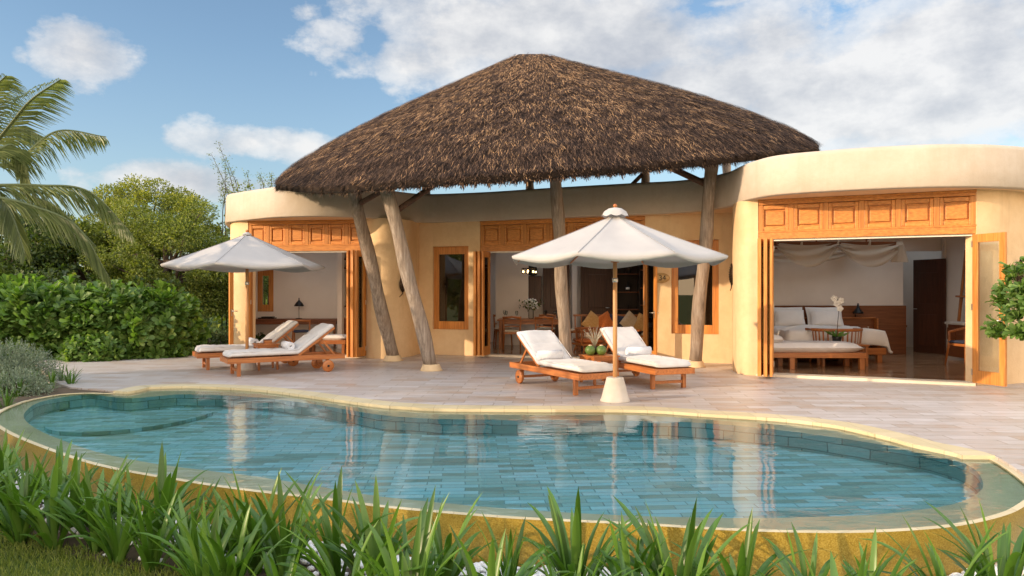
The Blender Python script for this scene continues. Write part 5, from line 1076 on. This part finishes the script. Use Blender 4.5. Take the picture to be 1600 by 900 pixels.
def shrub(name, c, rad, n, nl, L, Wd, mat, label, cat='shrub', group=None, stems=True, front_only=True):
    t = thing(name, (c[0], c[1], c[2]), 0, label, cat, group); D = unit(RNG.normal(size=(n * 2, 3)) * [1, 1, .9]); D[:, 2] = np.abs(D[:, 2]) * 1.0 - .25
    if front_only: D[:, 1] = np.where(D[:, 1] > .5, -D[:, 1], D[:, 1])
    D = unit(D)[:n]; lump = 1 + .13 * np.sin(D[:, 0:1] * 9 + c[0]) * np.cos(D[:, 2:3] * 8 + c[1]) + RNG.normal(size=(n, 1)) * .07
    P = np.sign(D) * np.abs(D) ** .72 * np.array(rad) * lump * RNG.uniform(.80, 1.02, (n, 1)); P[:, 2] += rad[2] * .28; P[:, 2] = np.maximum(P[:, 2], .06)
    A = unit(D + RNG.normal(size=D.shape) * .35 + [0, 0, .55]); V, Q = fixq(*rosettes(P, A, nl, L, Wd)); np_mesh('foliage', V, Q, mat, t)
    if stems:
        m = MB()
        for i in range(14):
            a = random.uniform(0, 2 * PI); q = random.uniform(.3, .8); m.tube([(.1 * math.cos(a), .1 * math.sin(a), 0), (rad[0] * q * .5 * math.cos(a), rad[1] * q * .5 * math.sin(a), rad[2] * .5), (rad[0] * q * math.cos(a), rad[1] * q * math.sin(a), rad[2] * 1.05)], [.03, .022, .01], 6)
        m.build('stem', bark, t)
    return t
hs = [(-12.6, 17.2, 1.35, 1.55), (-11.3, 16.7, 1.25, 1.62), (-10.0, 17.0, 1.2, 1.55), (-9.0, 17.1, 1.05, 1.6), (-8.35, 17.4, .75, 1.35)]
hl = ['big-leaved green hedge shrub at the left frame edge', 'big-leaved green hedge shrub behind the silver bush', 'big-leaved green hedge shrub in the middle of the left hedge', 'big-leaved green hedge shrub right of the hedge middle, under the palm frond tip', 'big-leaved green hedge shrub at the right end of the hedge beside the dark tree gap']
for (x, y, r_, h), lab in zip(hs, hl): shrub('hedge_shrub', (x, y, -.02), (r_, .85, h * .78), 520, 11, .265, .40, lf_hedge, lab, 'shrub', 'broad-leaved shrubs of the left hedge')
shrub('low_shrub', (-9.1, 16.1, -.02), (.55, .4, .40), 110, 11, .17, .42, lf_hedge, 'small low broad-leaved shrub at the foot of the hedge by the paving')
shrub('dark_hedge', (-13.2, 19.6, -.02), (2.2, .9, 1.75), 1100, 9, .13, .5, lf_dark, 'small-leaved dark hedge rising behind the left hedge shrubs'); shrub('dark_hedge', (-10.6, 19.9, -.02), (1.7, .9, 1.5), 800, 9, .13, .5, lf_dark, 'small-leaved dark shrub behind the hedge under the palm fronds')
shrub('ground_shrub', (-8.0, 19.6, -.02), (1.5, .8, .42), 520, 9, .10, .5, lf_dark, 'low dark groundcover shrub behind the left loungers')
def fine_bush(c, rad, n, mat, label):
    t = thing('silver_bush', c, 0, label, 'shrub'); D = unit(RNG.normal(size=(n, 3))); D[:, 2] = np.abs(D[:, 2]); P = D * np.array(rad) * RNG.uniform(.55, 1.08, (n, 1)); k = 9
    P2_ = np.repeat(P, k, 0) + np.repeat(unit(D + [0, 0, .5]), k, 0) * np.tile(np.linspace(0, .12, k), n)[:, None]; V, Q = leaves(P2_, RNG.normal(size=P2_.shape) * .8 + np.repeat(D, k, 0) + [0, 0, .4], RNG.uniform(.03, .055, len(P2_)), .015); np_mesh('foliage', V, Q, mat, t)
    m = MB()
    for i in range(40): d = D[i]; m.tube([(0, 0, 0), tuple(d * np.array(rad) * .5), tuple(d * np.array(rad) * .95)], [.012, .008, .004], 5)
    m.build('stem', bark, t)
fine_bush((-8.35, 12.05, -.05), (.85, .55, .62), 1500, lf_silver, 'silvery small-leaved bush beside the left end of the pool'); fine_bush((-7.35, 10.9, -.10), (.45, .35, .36), 500, lf_silver, 'smaller pale silver bush in front of the larger one')
# shrub at the right frame edge
t = shrub('leafy_shrub', (7.80, 10.60, 0), (.72, .50, .85), 420, 11, .145, .42, lf_hedge, 'broad-leaved shrub at the right frame edge covering the leaf lamp', stems=True); t.location.z = .85; 
m = MB()
for a in (-.08, 0.05, .12): m.tube([(a, 0, -.85), (a * 1.5, .03, -.3), (a * 3, 0, .2)], [.03, .025, .015], 6)
m.build('trunk', bark, t)
# trees
def tree(name, c, h, crown, ncl, nlf, size, mat, label, seed, trunk_r=.13, cr0=.35, cat='tree', group=None, clump=.55):
    rg = np.random.default_rng(seed); t = thing(name, c, 0, label, cat, group); K = ncl; D = rg.normal(size=(K, 3)); D /= np.linalg.norm(D, axis=1, keepdims=True); rr = rg.uniform(.35, 1.0, (K, 1)) ** .5
    C = D * rr * np.array(crown) + np.array([0, 0, h * cr0 + crown[2]]); C[:, 2] = np.maximum(C[:, 2], h * .12)
    per = nlf // K; sz = clump * rg.uniform(.6, 1.25, (K, 1)); off = rg.normal(size=(K * per, 3)); off = off / np.linalg.norm(off, axis=1, keepdims=True) * rg.uniform(.25, 1, (K * per, 1)) ** .45
    P = np.repeat(C, per, 0) + off * np.repeat(sz, per, 0) * [1.1, 1.1, .75]; Dn = off + rg.normal(size=off.shape) * .6 + [0, 0, -.1]; V, Q = leaves(P, Dn, rg.uniform(.7, 1.3, len(P)) * size, size * .45, .12); np_mesh('crown', V, Q, mat, t)
    m = MB(); top = Vector((rg.uniform(-.2, .2), 0, h * .62)); tp = [Vector((0, 0, -.1)), Vector((.08, .02, h * .2)), Vector((-.05, .03, h * .42)), top]; m.tube(tp, [trunk_r * 1.2, trunk_r, trunk_r * .75, trunk_r * .45], 10, wob=.05); m.build('trunk', bark, t)
    m = MB()
    for i in range(min(K, 22)):
        e = Vector(C[i]); s0 = tp[1].lerp(tp[3], rg.uniform(0, .8)); md = s0.lerp(e, .5) + Vector((0, 0, rg.uniform(-.1, .25))); m.tube([s0, md, e], [trunk_r * .5, trunk_r * .3, .015], 7)
    m.build('limb', bark, t); return t
tree('broadleaf_tree', (-10.1, 21.6, 0), 4.6, (2.0, 1.5, 1.65), 60, 52000, .078, lf_tree, 'dense round green tree just left of the villa, dark trunk showing', 1, .14, .16, clump=.55)
tree('broadleaf_tree', (-11.6, 23.5, 0), 5.2, (2.1, 1.3, 1.35), 56, 36000, .085, lf_yel, 'yellow-green bushy tree rising above the palm frond tips', 2, .12, .44, clump=.42)
tree('broadleaf_tree', (-8.6, 22.6, 0), 3.9, (1.3, 1.2, 1.3), 34, 24000, .08, lf_tree, 'smaller green tree touching the villa left wall in view', 3, .11, .15, clump=.5)
tree('broadleaf_tree', (-14.8, 21.8, 0), 4.4, (2.0, 1.4, 1.5), 36, 20000, .14, lf_dark, 'dark round-leaved tree behind the palm at the left frame edge', 4, .14, .2, clump=.6)
tree('broadleaf_tree', (-12.9, 22.6, 0), 4.0, (1.6, 1.3, 1.4), 30, 16000, .11, lf_tree, 'mid-green tree between the palm fronds and the yellow-green tree', 9, .12, .2, clump=.55)
tree('slender_tree', (-8.7, 24.6, 0), 5.2, (.9, .8, 1.3), 20, 2600, .12, lf_tree, 'thin airy tree with sparse twigs against the sky left of the villa', 5, .06, .42, clump=.5)
# off to the left of the frame: garden trees that shade the terrace
tree('garden_tree', (-12.5, 8.6, ZG), 4.4, (1.9, 1.9, 1.7), 34, 9000, .20, lf_tree, 'garden tree left of the pool', 6, .15, .25, group='garden trees left of the pool', clump=.75)
tree('garden_tree', (-12.6, 5.0, ZG), 4.5, (1.9, 1.9, 1.7), 34, 9000, .20, lf_tree, 'garden tree left of the lawn', 7, .15, .25, group='garden trees left of the pool', clump=.75)
tree('garden_tree', (-12.0, 1.0, ZG), 4.2, (1.9, 1.9, 1.5), 30, 8000, .20, lf_tree, 'garden tree beside the camera', 10, .15, .25, group='garden trees left of the pool', clump=.75)
# far green belt closing the view
P = np.stack([np.concatenate([RNG.uniform(-60, -9, 26000), RNG.uniform(-9, 60, 20000)]), RNG.uniform(30, 36, 46000), RNG.beta(1.2, 1.6, 46000) * 3.4], 1); P[:, 2] *= 1 + .25 * np.sin(P[:, 0] * .9) + .15 * np.sin(P[:, 0] * 2.3); V_, Q_ = leaves(P, RNG.normal(size=P.shape), RNG.uniform(.2, .4, len(P)), .16)
fb = np_mesh('far_greenery', V_, Q_, lf_tree); tag(fb, 'far belt of garden greenery behind the trees', 'greenery', kind='stuff')
# reed plumes behind the left wall
t = thing('tall_reed', (-8.3, 23.5, 0), 0, 'tall bare reed stalks with wispy tips above the left end of the parapet', 'reed'); m = MB(); tips = []
for (px0, py0, px1, py1) in ((352, 330, 345, 285), (364, 325, 330, 240), (372, 325, 341, 222), (378, 320, 352, 245), (392, 320, 385, 268), (348, 330, 352, 262), (412, 300, 405, 270), (420, 300, 424, 272)):
    a = AT(px0, py0, 23.5); b = AT(px1, py1, 23.5); a0 = Vector((a.x + (a.x - b.x) * .3, 23.5, 0)); pts = [a0, a, a.lerp(b, .5) + Vector((.05, 0, 0)), b]; m.tube([tuple(Vector(p) - Vector((-8.3, 23.5, 0))) for p in pts], [.02, .014, .01, .005], 5); tips.append((a, b))
m.build('stalk', bark, t); PP = []; DD = []
for a, b in tips:
    for k in range(120): f_ = random.uniform(.15, 1); p = a.lerp(b, f_) + Vector((random.gauss(0, .07), random.gauss(0, .05), random.gauss(0, .05))) - Vector((-8.3, 23.5, 0)); PP.append(tuple(p)); DD.append((random.gauss(0, 1), random.gauss(0, 1), random.uniform(-1, 1)))
V_, Q_ = leaves(np.array(PP), np.array(DD), .09, .022); np_mesh('plume', V_, Q_, lf_tree, t)
# coconut palm
PB = Vector((-9.1, 12.4, -.1)); t = thing('coconut_palm', PB, 0, 'coconut palm at the left frame edge with long drooping feathery fronds', 'palm tree')
crown = AT(-38, 268, 12.4); m = MB(); m.tube([Vector((-.35, 0, 0)), Vector((-.2, 0, 1.4)), (crown - PB) + Vector((-.02, 0, -.25)), (crown - PB)], [.20, .15, .13, .12], 14, wob=.03); m.build('trunk', bark, t)
fronds = [([(-20, 240), (20, 190), (50, 155), (95, 124)], 12.4, .55, 'up'), ([(-20, 262), (30, 248), (90, 205), (166, 214)], 12.2, .55, 'mid'), ([(-20, 290), (60, 290), (140, 300), (208, 368)], 12.0, .62, 'arch'), ([(-20, 305), (50, 322), (120, 355), (172, 436)], 11.6, .66, 'arch'),
          ([(-20, 290), (40, 305), (90, 325), (150, 385)], 12.8, .5, 'arch'), ([(-30, 250), (0, 232), (25, 232), (48, 300)], 11.6, .45, 'arch'), ([(-40, 255), (-30, 200), (-20, 150), (10, 118)], 12.6, .6, 'up'), ([(-40, 265), (-100, 210), (-170, 205), (-230, 260)], 12.4, .6, 'arch'), ([(-40, 275), (-100, 280), (-160, 320), (-200, 400)], 12.4, .6, 'arch'), ([(-40, 265), (-70, 180), (-110, 130), (-150, 110)], 12.4, .6, 'up'),
          ([(-30, 280), (-5, 300), (20, 340), (40, 400)], 12.7, .55, 'arch'), ([(-38, 262), (-10, 220), (30, 200), (70, 215)], 13.4, .5, 'mid')]
for cp, dpt, ll, kind in fronds:
    pts = catmull([AT(x, y, dpt + (i - 1) * (.25 if dpt < 12.3 else -.1)) for i, (x, y) in enumerate(cp)], 10); pts[0] = crown.lerp(pts[0], .3); rel = [p - PB for p in pts]; n = len(rel)
    m = MB(); m.tube(rel, [.028 * (1 - .85 * i / n) + .004 for i in range(n)], 6); fo = m.build('frond', lf_palm, t)
    P, D, L = [], [], []; NL_ = 84
    for k in range(NL_):
        u = .10 + .90 * k / NL_; x = u * (n - 1); i = min(int(x), n - 2); p = rel[i].lerp(rel[i + 1], x - i); d = (rel[i + 1] - rel[i]).normalized(); side = d.cross(Vector((0, 0, 1)));
        if side.length < .2: side = Vector((0, -1, 0))
        side.normalize(); up = side.cross(d)
        for s in (-1, 1):
            dr = .45 + .75 * u + random.uniform(-.15, .25); dd = side * s * (.75 if kind != 'up' else .9) + d * (.75) + Vector((0, 0, -1)) * (dr if kind != 'up' else .25 + random.uniform(0, .2)) + up * .12
            P.append(tuple(p)); D.append(tuple(dd.normalized())); L.append(1.18 * ll * (math.sin(PI * min(u * .85 + .12, 1)) ** .6) * random.uniform(.75, 1.12))
    P = np.array(P); D = np.array(D); L = np.array(L)[:, None]; S = unit(np.cross(D, np.array([0, 1.0, .3]))); w = .0115
    seg = [P - S * w * .6, P + S * w * .6]; mid = P + D * L * .5; seg += [mid + S * w, mid - S * w]; d2 = unit(D + np.array([0, 0, -.55])); tip = mid + d2 * L * .5
    seg += [tip + S * .002, tip - S * .002]; V = np.stack(seg, 1).reshape(-1, 3); i = np.arange(len(P))[:, None] * 6; Q = np.concatenate([i + [0, 1, 2, 3], i + [3, 2, 4, 5]], 0); np_mesh('leaflets', V, Q, lf_palm, fo)
for i, p in enumerate(lily_protos):
    if first[i]: 
        for c_ in list(p.children): bpy.data.objects.remove(c_)
        bpy.data.objects.remove(p)
